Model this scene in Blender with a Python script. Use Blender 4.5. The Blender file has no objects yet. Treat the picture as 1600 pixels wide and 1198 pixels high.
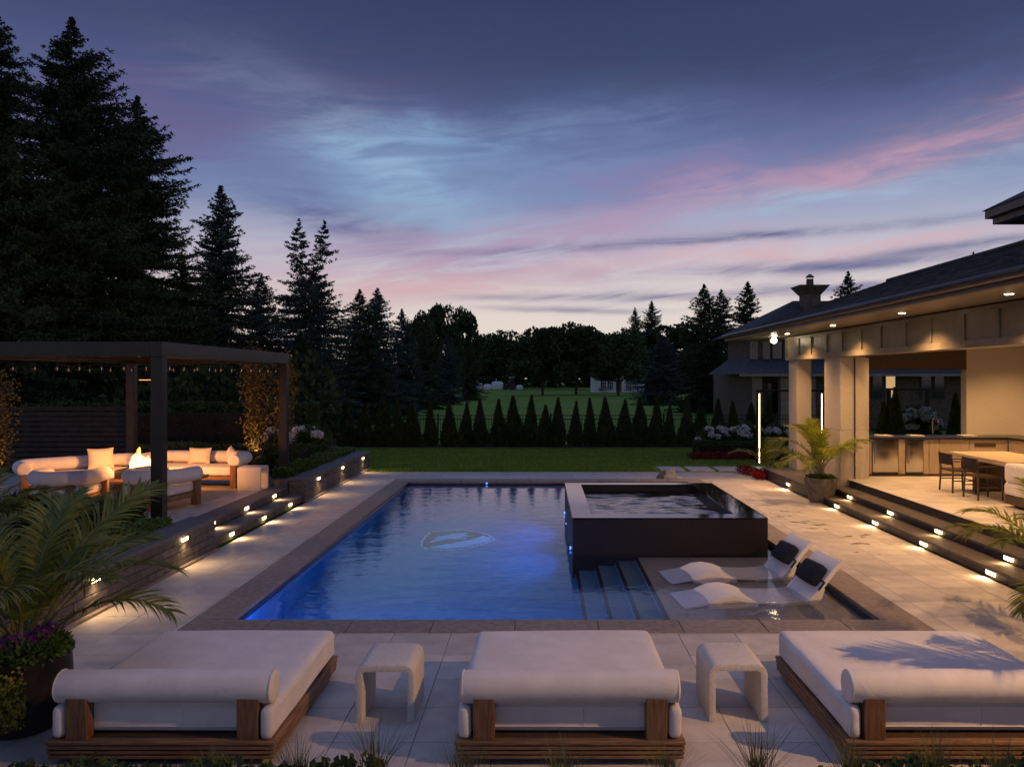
import bpy, bmesh, math, random
import numpy as np
from mathutils import Vector, Matrix

# ------------------------------------------------------------------ camera, sky, exposure
sc = bpy.context.scene
COL = sc.collection
cam_d = bpy.data.cameras.new('camera'); cam = bpy.data.objects.new('camera', cam_d); COL.objects.link(cam)
cam.location = (0, 0, 2.75); cam.rotation_euler = (math.radians(90), 0, 0)
cam_d.sensor_width = 36; cam_d.lens = 27.0; cam_d.shift_x = -0.02875; cam_d.shift_y = -0.0056
cam_d.clip_start = 0.1; cam_d.clip_end = 3000
sc.camera = cam
sc.view_settings.view_transform = 'Standard'; sc.view_settings.look = 'None'
sc.view_settings.exposure = 0.0; sc.view_settings.gamma = 1.0; sc.view_settings.use_curve_mapping = False
sc.cycles.use_denoising = True
sc.cycles.max_bounces = 8; sc.cycles.diffuse_bounces = 3; sc.cycles.glossy_bounces = 4; sc.cycles.transmission_bounces = 6
sc.cycles.sample_clamp_indirect = 3.0; sc.cycles.sample_clamp_direct = 0.0
sc.cycles.caustics_reflective = False; sc.cycles.caustics_refractive = True

def lin(r, g, b):
    f = lambda c: c / 12.92 if c <= 0.04045 else ((c + 0.055) / 1.055) ** 2.4
    return (f(r / 255), f(g / 255), f(b / 255), 1)

world = bpy.data.worlds.new('World'); sc.world = world; world.use_nodes = True
CLOUDS = [  # bearing (rad, right of straight ahead), height, half width, half height, tilt, colour, strength
    (.30, .36, .9, .06, .05, lin(62, 68, 102), .7), (-.42, .27, .30, .075, .04, lin(110, 98, 142), .9), (-1.1, .22, .40, .07, .0, lin(116, 94, 140), .8), (.70, .31, .34, .06, .1, lin(72, 78, 116), .8),
    (.05, .30, .30, .03, .05, lin(96, 104, 150), .8), (-.20, .262, .22, .035, .18, lin(132, 166, 204), .95), (-.12, .215, .20, .042, -.4, lin(152, 184, 212), 1.0), (.05, .255, .18, .03, .1, lin(124, 154, 196), .7),
    (-.26, .200, .15, .040, -.3, lin(98, 104, 150), .9), (.19, .245, .24, .040, .1, lin(118, 112, 160), .9), (-.10, .155, .24, .040, .12, lin(180, 154, 180), .9),
    (.14, .195, .24, .045, .15, lin(174, 150, 182), 1.0), (.44, .250, .26, .036, .20, lin(184, 150, 174), 1.05), (.36, .205, .20, .018, .12, lin(158, 182, 208), .9), (.60, .19, .18, .03, .1, lin(164, 180, 204), .7),
    (-.12, .112, .22, .022, .06, lin(212, 172, 176), .85), (.32, .152, .26, .016, .08, lin(214, 178, 184), .9), (.95, .16, .35, .04, .1, lin(190, 148, 170), .8), (-1.3, .12, .5, .03, .05, lin(170, 132, 160), .7),
    (.22, .171, .34, .0052, .035, lin(104, 108, 146), .95, True), (.34, .135, .20, .0075, .02, lin(112, 114, 152), .95, True), (.12, .104, .20, .0050, .02, lin(122, 120, 154), .9, True),
    (.38, .108, .20, .010, .0, lin(128, 126, 160), .85, True), (.52, .150, .18, .006, .05, lin(116, 118, 152), .8, True), (.05, .088, .12, .004, .0, lin(134, 128, 156), .7, True), (.9, .12, .3, .01, .0, lin(122, 118, 152), .8, True)]
def build_world():
    nt = world.node_tree; nt.nodes.clear(); N = nt.nodes.new; K = nt.links.new
    def val(op, a, b=None, c=None, clamp=False):
        n = N('ShaderNodeMath'); n.operation = op; n.use_clamp = clamp
        for i, x in enumerate((a, b, c)):
            if x is None: continue
            if isinstance(x, (int, float)): n.inputs[i].default_value = x
            else: K(x, n.inputs[i])
        return n.outputs[0]
    def mixc(f, a, b, mode='MIX'):
        n = N('ShaderNodeMix'); n.data_type = 'RGBA'; n.blend_type = mode
        for s, x in ((n.inputs[0], f), (n.inputs[6], a), (n.inputs[7], b)):
            if isinstance(x, (int, float)): s.default_value = x
            elif isinstance(x, tuple): s.default_value = x
            else: K(x, s)
        return n.outputs[2]
    def ramp(x, stops):
        r = N('ShaderNodeValToRGB'); K(x, r.inputs[0]); e = r.color_ramp.elements
        while len(e) < len(stops): e.new(0.5)
        for el, (p, c) in zip(e, stops): el.position = p; el.color = c
        return r.outputs[0]
    def noise(vec, scale, detail=4, rough=0.55, dist=0.0):
        n = N('ShaderNodeTexNoise'); n.inputs['Scale'].default_value = scale; n.inputs['Detail'].default_value = detail
        n.inputs['Roughness'].default_value = rough; n.inputs['Distortion'].default_value = dist; K(vec, n.inputs['Vector']); return n.outputs[0]
    def comb(x, y, z=0.0):
        n = N('ShaderNodeCombineXYZ')
        for i, a in enumerate((x, y, z)):
            if isinstance(a, (int, float)): n.inputs[i].default_value = a
            else: K(a, n.inputs[i])
        return n.outputs[0]
    def smooth(x, lo, hi):
        n = N('ShaderNodeMapRange'); n.interpolation_type = 'SMOOTHSTEP'; K(x, n.inputs[0])
        n.inputs[1].default_value = lo; n.inputs[2].default_value = hi; return n.outputs[0]
    tc = N('ShaderNodeTexCoord'); sp = N('ShaderNodeSeparateXYZ'); K(tc.outputs['Generated'], sp.inputs[0])
    x, y, z = sp.outputs
    el = val('MAXIMUM', z, 0.0)
    base = ramp(el, [(0.0, lin(212, 196, 188)), (0.05, lin(230, 217, 206)), (0.105, lin(226, 213, 207)), (0.165, lin(194, 192, 208)),
                     (0.23, lin(122, 142, 182)), (0.31, lin(86, 100, 144)), (0.38, lin(60, 72, 110)), (0.46, lin(50, 60, 96)), (0.7, lin(92, 104, 146)), (1.0, lin(116, 128, 170))])
    # how far the direction is from the sunset (ahead, a little to the right)
    ax = val('ARCTAN2', x, y)
    sun = smooth(val('ABSOLUTE', val('SUBTRACT', ax, 0.18)), 0.10, 1.3)
    base = mixc(val('MULTIPLY', sun, val('MULTIPLY_ADD', el, -0.5, 0.5)), base, lin(84, 90, 134))
    # slow warping so that no cloud has a ruled edge
    wv = comb(val('MULTIPLY', ax, 3.0), val('MULTIPLY', el, 9.0), 2.2)
    w1 = noise(wv, 1.3, 5, 0.55, 0.5)
    wv2 = comb(val('MULTIPLY', ax, 3.0), val('MULTIPLY', el, 9.0), 9.4)
    w2 = noise(wv2, 1.3, 5, 0.55, 0.5)
    axw = val('MULTIPLY_ADD', val('SUBTRACT', w1, 0.5), 0.30, ax)
    elw = val('MULTIPLY_ADD', val('SUBTRACT', w2, 0.5), 0.085, el)
    tex = smooth(noise(comb(val('MULTIPLY', ax, 4.0), val('MULTIPLY', val('MULTIPLY_ADD', ax, -0.08, el), 26.0), 5.5), 1.6, 8, 0.62, 1.0), 0.28, 0.68)
    elb = val('MULTIPLY_ADD', val('SUBTRACT', w2, 0.5), 0.022, el)
    c = base
    def cloud(c, a0, e0, sa, se, rot, col, k, bar=False):
        """one bank of cloud: bearing, height (sine), half widths, tilt"""
        dx = val('SUBTRACT', axw, a0); dy = val('SUBTRACT', elb if bar else elw, e0); cr, sr = math.cos(rot), math.sin(rot)
        p = val('DIVIDE', val('MULTIPLY_ADD', dy, sr, val('MULTIPLY', dx, cr)), sa); q = val('DIVIDE', val('MULTIPLY_ADD', dx, -sr, val('MULTIPLY', dy, cr)), se)
        g = val('EXPONENT', val('MULTIPLY', val('ADD', val('MULTIPLY', p, p), val('MULTIPLY', q, q)), -1.0))
        g = val('MULTIPLY', val('MULTIPLY', g, k), val('MULTIPLY_ADD', tex, 0.85, 0.22), clamp=True)
        return mixc(g, c, col)
    for row in CLOUDS: c = cloud(c, *row)
    # below the horizon: dim ground light
    c = mixc(smooth(z, -0.01, -0.06), c, lin(40, 42, 50))
    bg = N('ShaderNodeBackground'); K(c, bg.inputs[0]); bg.inputs[1].default_value = 1.0
    out = N('ShaderNodeOutputWorld'); K(bg.outputs[0], out.inputs[0])
build_world()

# ------------------------------------------------------------------ helpers
R = math.radians
rng = np.random.default_rng(7)
def tag(o, label=None, cat=None, group=None, kind=None):
    if label: o['label'] = label
    if cat: o['category'] = cat
    if group: o['group'] = group
    if kind: o['kind'] = kind
    return o
def empty(name, loc=(0, 0, 0), rz=0.0, label=None, cat=None, group=None, kind=None):
    o = bpy.data.objects.new(name, None); COL.objects.link(o); o.location = loc; o.rotation_euler = (0, 0, rz); o.empty_display_size = 0.1
    return tag(o, label, cat, group, kind)
def mesh_obj(name, me, mat, parent=None):
    o = bpy.data.objects.new(name, me); COL.objects.link(o)
    if mat and not me.materials: me.materials.append(mat)
    if parent: o.parent = parent
    return o
def copy_tree(o, parent=None):
    c = o.copy(); COL.objects.link(c)
    if parent: c.parent = parent
    for ch in list(o.children): copy_tree(ch, c)
    return c
class MB:
    def __init__(s): s.v = []; s.f = []
    def add(s, vs, fs):
        n = len(s.v); s.v += [tuple(p) for p in vs]; s.f += [tuple(i + n for i in f) for f in fs]; return s
    def box(s, x0, x1, y0, y1, z0, z1):
        return s.add([(x0,y0,z0),(x1,y0,z0),(x1,y1,z0),(x0,y1,z0),(x0,y0,z1),(x1,y0,z1),(x1,y1,z1),(x0,y1,z1)],
                     [(0,3,2,1),(4,5,6,7),(0,1,5,4),(1,2,6,5),(2,3,7,6),(3,0,4,7)])
    def tube(s, path, rad, n=10, cap=True, dome=False, dm=0.16):
        P = [Vector(p) for p in path]; m = len(P)
        rad = [rad] * m if isinstance(rad, (int, float)) else list(rad)
        if dome:
            d0 = (P[0] - P[1]).normalized(); d1 = (P[-1] - P[-2]).normalized(); r0, r1 = rad[0], rad[-1]
            a = [R(15), R(40), R(65), R(85)]
            P = [P[0] + d0 * (dm * r0 * math.sin(t)) for t in reversed(a)] + P + [P[-1] + d1 * (dm * r1 * math.sin(t)) for t in a]
            rad = [r0 * math.cos(t) ** 0.30 for t in reversed(a)] + rad + [r1 * math.cos(t) ** 0.30 for t in a]; m = len(P)
        vs, fs = [], []; up = None
        for i in range(m):
            t = (P[min(i + 1, m - 1)] - P[max(i - 1, 0)]).normalized()
            if up is None: up = Vector((0, 0, 1)) if abs(t.z) < 0.9 else Vector((1, 0, 0))
            a = t.cross(up).normalized(); b = a.cross(t).normalized(); up = b
            for k in range(n):
                th = 2 * math.pi * k / n; vs.append(P[i] + (a * math.cos(th) + b * math.sin(th)) * rad[i])
        for i in range(m - 1):
            for k in range(n):
                k2 = (k + 1) % n; fs.append((i*n+k, i*n+k2, (i+1)*n+k2, (i+1)*n+k))
        if cap: fs.append(tuple(range(n - 1, -1, -1))); fs.append(tuple((m-1)*n + k for k in range(n)))
        return s.add(vs, fs)
    def lathe(s, prof, n=24, c=(0, 0, 0)):
        vs = [(c[0] + r * math.cos(2*math.pi*k/n), c[1] + r * math.sin(2*math.pi*k/n), c[2] + z) for r, z in prof for k in range(n)]
        fs = [(i*n+k, i*n+(k+1)%n, (i+1)*n+(k+1)%n, (i+1)*n+k) for i in range(len(prof) - 1) for k in range(n)]
        fs.append(tuple(range(n - 1, -1, -1))); fs.append(tuple((len(prof)-1)*n + k for k in range(n)))
        return s.add(vs, fs)
    def prism(s, poly, z0, z1):
        n = len(poly)
        return s.add([(x, y, z0) for x, y in poly] + [(x, y, z1) for x, y in poly],
                     [tuple(range(n - 1, -1, -1)), tuple(range(n, 2*n))] + [(i, (i+1)%n, n+(i+1)%n, n+i) for i in range(n)])
    def build(s, name, mat, parent=None, off=None, smooth=False, bevel=0.0, seg=2, ang=40):
        if off is None and parent is not None and parent.type == 'EMPTY' and parent.get('world_built'): off = parent.location
        vs = s.v if off is None else [(p[0]-off[0], p[1]-off[1], p[2]-off[2]) for p in s.v]
        me = bpy.data.meshes.new(name); me.from_pydata(vs, [], s.f); me.update()
        if bevel or smooth:
            bm = bmesh.new(); bm.from_mesh(me); bmesh.ops.recalc_face_normals(bm, faces=bm.faces)
            if bevel:
                es = [e for e in bm.edges if len(e.link_faces) == 2 and e.calc_face_angle(0) > R(35)]
                bmesh.ops.bevel(bm, geom=es, offset=bevel, segments=seg, profile=0.5, affect='EDGES', clamp_overlap=True)
            bm.to_mesh(me); bm.free()
        o = mesh_obj(name, me, mat, parent)
        if smooth or bevel:
            for p in me.polygons: p.use_smooth = True
            try: me.set_sharp_from_angle(angle=R(ang))
            except Exception: pass
        return o
def wroot(name, loc, label, cat, group=None, kind=None):       # a thing whose parts are given in place coordinates
    o = empty(name, loc, 0, label, cat, group, kind); o['world_built'] = 1; return o
def np_mesh(name, V, F4, mat, parent=None, smooth=False):
    me = bpy.data.meshes.new(name); nv, nf, k = len(V), len(F4), F4.shape[1]
    me.vertices.add(nv); me.vertices.foreach_set('co', np.ascontiguousarray(V, dtype=np.float32).ravel())
    me.loops.add(nf * k); me.loops.foreach_set('vertex_index', np.ascontiguousarray(F4, dtype=np.int32).ravel())
    me.polygons.add(nf); me.polygons.foreach_set('loop_start', np.arange(0, nf * k, k, dtype=np.int32))
    me.update(calc_edges=True); me.validate()
    return mesh_obj(name, me, mat, parent)
def nrm(a): return a / np.maximum(np.linalg.norm(a, axis=-1, keepdims=True), 1e-9)
def leaves(P, D, L, W, r=rng, wide=0.45):
    """diamond leaves: base point, direction, length, width"""
    n = len(P); D = nrm(D); S = nrm(np.cross(D, r.normal(size=(n, 3)))); L = np.broadcast_to(L, (n,))[:, None]; W = np.broadcast_to(W, (n,))[:, None]
    V = np.stack([P, P + D*L*wide + S*W*0.5, P + D*L, P + D*L*wide - S*W*0.5], 1).reshape(-1, 3)
    return V, np.arange(4 * n).reshape(n, 4)

# ------------------------------------------------------------------ materials
def mat(name, c1, c2=None, rough=0.6, scale=8.0, detail=5, bump=0.0, bscale=None, metallic=0.0, spec=0.5, vary=0.0, island=0.0, coat=0.0,
        stretch=(1, 1, 1), trans=0.0, emit=None, estr=0.0, lo=0.35, hi=0.65, sheen=0.0):
    m = bpy.data.materials.new(name); m.use_nodes = True; nt = m.node_tree; N = nt.nodes.new; K = nt.links.new
    b = nt.nodes['Principled BSDF']; b.inputs['Roughness'].default_value = rough; b.inputs['Metallic'].default_value = metallic
    b.inputs['Specular IOR Level'].default_value = spec; b.inputs['Coat Weight'].default_value = coat; b.inputs['Sheen Weight'].default_value = sheen
    c1 = tuple(c1[:3]) + (1,); c2 = tuple((c2 or c1)[:3]) + (1,)
    tc = N('ShaderNodeTexCoord'); mp = N('ShaderNodeMapping'); K(tc.outputs['Object'], mp.inputs[0]); mp.inputs['Scale'].default_value = stretch
    n = N('ShaderNodeTexNoise'); n.inputs['Scale'].default_value = scale; n.inputs['Detail'].default_value = detail; K(mp.outputs[0], n.inputs['Vector'])
    rp = N('ShaderNodeValToRGB'); rp.color_ramp.elements[0].position = lo; rp.color_ramp.elements[1].position = hi
    rp.color_ramp.elements[0].color = c1; rp.color_ramp.elements[1].color = c2; K(n.outputs[0], rp.inputs[0])
    col = rp.outputs[0]
    def scaled(col, src, amt):
        mr = N('ShaderNodeMapRange'); K(src, mr.inputs[0]); mr.inputs[3].default_value = 1 - amt; mr.inputs[4].default_value = 1 + amt
        hs = N('ShaderNodeHueSaturation'); K(mr.outputs[0], hs.inputs['Value']); K(col, hs.inputs['Color']); return hs.outputs[0]
    if vary:
        oi = N('ShaderNodeObjectInfo'); col = scaled(col, oi.outputs['Random'], vary)
    if island:
        g = N('ShaderNodeNewGeometry'); col = scaled(col, g.outputs['Random Per Island'], island)
    K(col, b.inputs['Base Color'])
    if bump:
        n2 = N('ShaderNodeTexNoise'); n2.inputs['Scale'].default_value = bscale or scale * 4; n2.inputs['Detail'].default_value = 6; K(mp.outputs[0], n2.inputs['Vector'])
        bp = N('ShaderNodeBump'); bp.inputs['Strength'].default_value = bump; bp.inputs['Distance'].default_value = 0.02; K(n2.outputs[0], bp.inputs['Height']); K(bp.outputs[0], b.inputs['Normal'])
    if emit:
        b.inputs['Emission Color'].default_value = tuple(emit[:3]) + (1,); b.inputs['Emission Strength'].default_value = estr
    if trans:
        t = N('ShaderNodeBsdfTranslucent'); K(col, t.inputs[0]); mx = N('ShaderNodeMixShader'); mx.inputs[0].default_value = trans
        K(b.outputs[0], mx.inputs[1]); K(t.outputs[0], mx.inputs[2]); K(mx.outputs[0], nt.nodes['Material Output'].inputs[0])
    return m
M = {}
M['paver'] = mat('porcelain paver', (0.45, 0.42, 0.39), (0.57, 0.54, 0.505), 0.5, 3.5, 10, 0.08, 160, vary=0.13)
M['joint'] = mat('paver joint', (0.12, 0.115, 0.11), (0.17, 0.16, 0.15), 0.9, 20)
M['coping'] = mat('brown grey coping stone', (0.21, 0.18, 0.155), (0.31, 0.265, 0.23), 0.6, 14, 8, 0.10, 90, vary=0.10)
M['plaster'] = mat('blue pool plaster', (0.012, 0.17, 0.36), (0.018, 0.21, 0.42), 0.7, 6)
M['ledge'] = mat('grey ledge plaster', (0.30, 0.29, 0.28), (0.38, 0.36, 0.34), 0.7, 24)
M['pool_tile'] = mat('dark waterline tile', (0.012, 0.015, 0.03), (0.03, 0.034, 0.055), 0.25, 20)
M['granite'] = mat('polished black granite', (0.008, 0.007, 0.007), (0.03, 0.026, 0.024), 0.05, 120, 4, spec=0.5, lo=0.45, hi=0.8, coat=0.15)
M['step_plaster'] = mat('teal step plaster', (0.10, 0.20, 0.26), (0.14, 0.25, 0.31), 0.7, 20)
M['screen_wood'] = mat('near black stained wood', (0.014, 0.010, 0.008), (0.028, 0.02, 0.016), 0.6, 6)
M['uplit_crown'] = mat('olive leaf with uplight gold', (0.10, 0.075, 0.018), (0.17, 0.12, 0.03), 0.6, 6, island=0.4, trans=0.2)  # gold of the warm uplight is put into the leaf colour
M['granite_side'] = mat('dark granite cladding', (0.010, 0.008, 0.007), (0.032, 0.026, 0.022), 0.42, 70, 5, lo=0.4, hi=0.75)
M['wall_stone'] = mat('charcoal wall stone', (0.085, 0.08, 0.08), (0.15, 0.14, 0.135), 0.75, 9, 8, 0.35, 40, vary=0.18)
M['wall_cap'] = mat('charcoal cap stone', (0.11, 0.105, 0.11), (0.16, 0.15, 0.155), 0.7, 12, 8, 0.12, 60, vary=0.08)
M['step_stone'] = mat('dark step stone', (0.07, 0.062, 0.055), (0.12, 0.105, 0.092), 0.55, 14, 8, 0.12, 70, vary=0.08)
M['riser'] = mat('black step riser', (0.022, 0.021, 0.022), (0.045, 0.042, 0.04), 0.5, 14, 6, 0.1, 60)
M['led'] = mat('warm step light', (0.9, 0.8, 0.6), emit=(1.0, 0.68, 0.34), estr=9.0)
M['led_strip'] = mat('warm light strip', (0.9, 0.8, 0.6), emit=(1.0, 0.76, 0.50), estr=9.0)
M['lens'] = mat('lit lamp lens', (0.9, 0.8, 0.6), emit=(1.0, 0.78, 0.46), estr=30.0)
M['flood_lens'] = mat('lit flood lamp lens', (0.9, 0.85, 0.7), emit=(1.0, 0.80, 0.52), estr=22.0)
M['blue_lens'] = mat('blue pool lamp lens', (0.2, 0.3, 0.9), emit=(0.06, 0.14, 1.0), estr=5.0)
M['fabric'] = mat('off white outdoor fabric', (0.68, 0.66, 0.66), (0.78, 0.76, 0.75), 0.9, 3.5, 8, 0.12, 420, sheen=0.2)
def weave(m):
    nt = m.node_tree; N = nt.nodes.new; K = nt.links.new; b = nt.nodes['Principled BSDF']; tc = N('ShaderNodeTexCoord'); old = b.inputs['Normal'].links[0].from_socket
    a = N('ShaderNodeTexNoise'); a.inputs['Scale'].default_value = 5.0; a.inputs['Detail'].default_value = 4; a.inputs['Distortion'].default_value = 1.2; K(tc.outputs['Object'], a.inputs['Vector'])
    bp = N('ShaderNodeBump'); bp.inputs['Strength'].default_value = 0.25; bp.inputs['Distance'].default_value = 0.03; K(a.outputs[0], bp.inputs['Height']); K(old, bp.inputs['Normal']); K(bp.outputs[0], b.inputs['Normal'])
weave(M['fabric'])
M['pillow'] = mat('oat pillow fabric', (0.62, 0.55, 0.48), (0.72, 0.65, 0.57), 0.9, 40, 6, 0.2, 300)
M['teak'] = mat('brown teak', (0.15, 0.082, 0.042), (0.29, 0.17, 0.088), 0.5, 5, 8, 0.15, 40, stretch=(1, 14, 14), vary=0.12)
M['teak_y'] = mat('brown teak along', (0.15, 0.082, 0.042), (0.29, 0.17, 0.088), 0.5, 5, 8, 0.15, 40, stretch=(14, 1, 14), vary=0.12)
M['teak_z'] = mat('brown teak upright', (0.13, 0.068, 0.034), (0.25, 0.14, 0.072), 0.5, 5, 8, 0.15, 40, stretch=(14, 14, 1), vary=0.12)
M['concrete'] = mat('cream cast concrete', (0.60, 0.57, 0.52), (0.72, 0.69, 0.64), 0.7, 60, 8, 0.12, 220)
M['white_shell'] = mat('white moulded plastic', (0.78, 0.77, 0.76), (0.82, 0.81, 0.80), 0.35, 4)
M['black_fabric'] = mat('black headrest fabric', (0.012, 0.012, 0.014), (0.03, 0.03, 0.034), 0.85, 40, 5, 0.2, 300)
M['black_metal'] = mat('black powder coat', (0.012, 0.012, 0.013), (0.022, 0.022, 0.022), 0.45, 20)
M['bronze'] = mat('dark bronze aluminium', (0.018, 0.015, 0.0135), (0.027, 0.023, 0.020), 0.42, 6, spec=0.5)
M['plaster_wall'] = mat('warm limestone cladding', (0.49, 0.44, 0.37), (0.55, 0.50, 0.43), 0.75, 30, 8, 0.12, 60)
M['beam_paint'] = mat('taupe painted panelling', (0.20, 0.175, 0.13), (0.25, 0.22, 0.165), 0.38, 6, 5, 0.05, 30)
M['wood_ceiling'] = mat('dark wood ceiling', (0.045, 0.026, 0.017), (0.085, 0.05, 0.034), 0.5, 5, 8, 0.1, 30, stretch=(12, 1, 12), vary=0.15)
M['shingle'] = mat('dark roof shingle', (0.028, 0.03, 0.036), (0.07, 0.072, 0.082), 0.85, 5, 8, 0.6, 26, vary=0.35, stretch=(1, 2, 1))
M['gutter'] = mat('bronze gutter', (0.075, 0.06, 0.05), (0.10, 0.08, 0.066), 0.4, 10)
M['steel'] = mat('brushed steel', (0.55, 0.52, 0.49), (0.62, 0.59, 0.55), 0.24, 3, metallic=1.0, bump=0.03, bscale=5, stretch=(40, 40, 1))
M['cabinet'] = mat('tan cabinet board', (0.30, 0.235, 0.165), (0.38, 0.30, 0.215), 0.5, 5, 8, 0.08, 30, stretch=(8, 8, 1), vary=0.08)
M['counter'] = mat('black honed counter', (0.012, 0.011, 0.011), (0.03, 0.028, 0.027), 0.28, 40)
M['table_top'] = mat('pale oak table', (0.46, 0.37, 0.26), (0.56, 0.46, 0.33), 0.5, 4, 8, 0.08, 30, stretch=(12, 1, 12))
M['dark_wood'] = mat('dark walnut', (0.05, 0.032, 0.02), (0.09, 0.058, 0.036), 0.5, 6, 8, 0.1, 30, stretch=(8, 8, 1))
M['pot'] = mat('aged grey brown pot', (0.10, 0.085, 0.07), (0.19, 0.165, 0.14), 0.8, 9, 8, 0.25, 30)
M['black_pot'] = mat('black glazed pot', (0.016, 0.013, 0.015), (0.034, 0.028, 0.03), 0.45, 9, 8, 0.1, 30)
M['soil'] = mat('dark mulch', (0.018, 0.012, 0.009), (0.05, 0.034, 0.024), 0.95, 30, 8, 0.9, 60)
M['lawn'] = mat('mown lawn', (0.12, 0.19, 0.006), (0.18, 0.26, 0.012), 0.9, 2.2, 8, 0.8, 60)
M['far_lawn'] = mat('far lawn', (0.11, 0.24, 0.006), (0.15, 0.29, 0.012), 0.9, 0.12, 8, 0.5, 3)
M['grass'] = mat('grass blades', (0.12, 0.20, 0.008), (0.18, 0.27, 0.014), 0.7, 0.9, island=0.4, trans=0.25)
M['spruce'] = mat('spruce needles', (0.036, 0.058, 0.030), (0.068, 0.096, 0.048), 0.8, 0.7, island=0.45, spec=0.2)
M['blue_spruce'] = mat('blue spruce needles', (0.052, 0.076, 0.068), (0.088, 0.118, 0.104), 0.8, 0.7, island=0.45, spec=0.2)
M['bark'] = mat('bark', (0.03, 0.022, 0.016), (0.07, 0.052, 0.04), 0.9, 10, 8, 0.8, 30, stretch=(3, 3, 0.6))
M['leaf_dark'] = mat('dark broad leaf', (0.036, 0.062, 0.020), (0.066, 0.10, 0.032), 0.7, 0.5, island=0.45, trans=0.15, spec=0.3)
M['arbor'] = mat('arborvitae spray', (0.046, 0.066, 0.018), (0.085, 0.098, 0.030), 0.75, 3, island=0.45, spec=0.25)
M['arbor_lit'] = mat('lit arborvitae spray', (0.07, 0.10, 0.022), (0.13, 0.16, 0.040), 0.75, 3, island=0.4, spec=0.25, trans=0.15)  # lit copy of the spray, its light put in as brighter yellow-green
M['boxwood'] = mat('boxwood leaf', (0.035, 0.065, 0.014), (0.07, 0.11, 0.026), 0.55, 4, island=0.45, trans=0.15)
M['cover'] = mat('ground cover leaf', (0.06, 0.12, 0.022), (0.11, 0.19, 0.04), 0.55, 4, island=0.4, trans=0.2)
M['palm'] = mat('palm leaflet', (0.12, 0.155, 0.014), (0.20, 0.22, 0.028), 0.45, 3, island=0.35, trans=0.25)
M['palm_stem'] = mat('palm stem', (0.12, 0.12, 0.035), (0.19, 0.17, 0.055), 0.5, 6)
M['tuft'] = mat('ornamental grass', (0.09, 0.10, 0.035), (0.17, 0.17, 0.07), 0.6, 3, island=0.35, trans=0.2)
M['white_petal'] = mat('white petals', (0.70, 0.73, 0.68), (0.82, 0.84, 0.80), 0.7, 9, island=0.15, trans=0.2)
M['purple_petal'] = mat('purple petals', (0.12, 0.02, 0.20), (0.24, 0.05, 0.34), 0.7, 9, island=0.3, trans=0.2)
M['red_petal'] = mat('red bedding petals', (0.17, 0.010, 0.012), (0.30, 0.02, 0.02), 0.7, 9, island=0.35, trans=0.2)
M['gold_leaf'] = mat('golden trailing leaf', (0.22, 0.20, 0.02), (0.34, 0.30, 0.04), 0.6, 9, island=0.3, trans=0.2)
M['brick_dark'] = mat('brown house brick', (0.10, 0.075, 0.055), (0.17, 0.13, 0.10), 0.85, 6, 8, 0.2, 40, vary=0.1)
M['house_trim'] = mat('tan house trim', (0.26, 0.21, 0.15), (0.32, 0.26, 0.19), 0.7, 6)
M['white_paint'] = mat('white house paint', (0.66, 0.68, 0.70), (0.74, 0.76, 0.78), 0.7, 3)
M['rug'] = mat('woven sand rug', (0.42, 0.36, 0.26), (0.56, 0.49, 0.36), 0.95, 40, 6, 0.3, 200)
M['rock'] = mat('pale rock', (0.30, 0.30, 0.31), (0.48, 0.48, 0.49), 0.8, 9, 8, 0.5, 20)
M['chrome'] = mat('satin metal', (0.5, 0.48, 0.45), rough=0.25, metallic=1.0)
M['emblem_dark'] = mat('slate emblem tile', (0.02, 0.035, 0.05), (0.03, 0.045, 0.06), 0.5, 20)
M['emblem_white'] = mat('white emblem tile', (0.70, 0.76, 0.82), rough=0.5)
M['emblem_blue'] = mat('light blue emblem tile', (0.30, 0.66, 0.88), (0.38, 0.72, 0.92), 0.5, 20)
M['sky_pane'] = mat('dark window glass', (0.012, 0.013, 0.016), rough=0.06, spec=0.8)
M['lit_pane'] = mat('lit window pane', (0.6, 0.45, 0.25), emit=(1.0, 0.62, 0.28), estr=0.55)

def water_mat(name, amp, sc1, sc2, tint=(1, 1, 1)):
    m = bpy.data.materials.new(name); m.use_nodes = True; nt = m.node_tree; N = nt.nodes.new; K = nt.links.new
    b = nt.nodes['Principled BSDF']; b.inputs['Base Color'].default_value = tint + (1,); b.inputs['Transmission Weight'].default_value = 1; b.inputs['IOR'].default_value = 1.333; b.inputs['Roughness'].default_value = 0.0
    tc = N('ShaderNodeTexCoord'); mp = N('ShaderNodeMapping'); mp.inputs['Scale'].default_value = (0.8, 1.25, 1); K(tc.outputs['Object'], mp.inputs[0])
    a = N('ShaderNodeTexNoise'); a.inputs['Scale'].default_value = sc1; a.inputs['Detail'].default_value = 3; a.inputs['Distortion'].default_value = 0.4; K(mp.outputs[0], a.inputs['Vector'])
    c = N('ShaderNodeTexNoise'); c.inputs['Scale'].default_value = sc2; c.inputs['Detail'].default_value = 3; c.inputs['Distortion'].default_value = 0.6; K(mp.outputs[0], c.inputs['Vector'])
    ad = N('ShaderNodeMath'); ad.operation = 'MULTIPLY_ADD'; K(c.outputs[0], ad.inputs[0]); ad.inputs[1].default_value = 0.35; K(a.outputs[0], ad.inputs[2])
    bp = N('ShaderNodeBump'); bp.inputs['Strength'].default_value = 1.0; bp.inputs['Distance'].default_value = amp; K(ad.outputs[0], bp.inputs['Height']); K(bp.outputs[0], b.inputs['Normal'])
    return m
M['water'] = water_mat('pool water', 0.0055, 2.0, 9.0)
M['spa_water'] = water_mat('bubbling spa water', 0.006, 4.0, 14.0)
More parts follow.
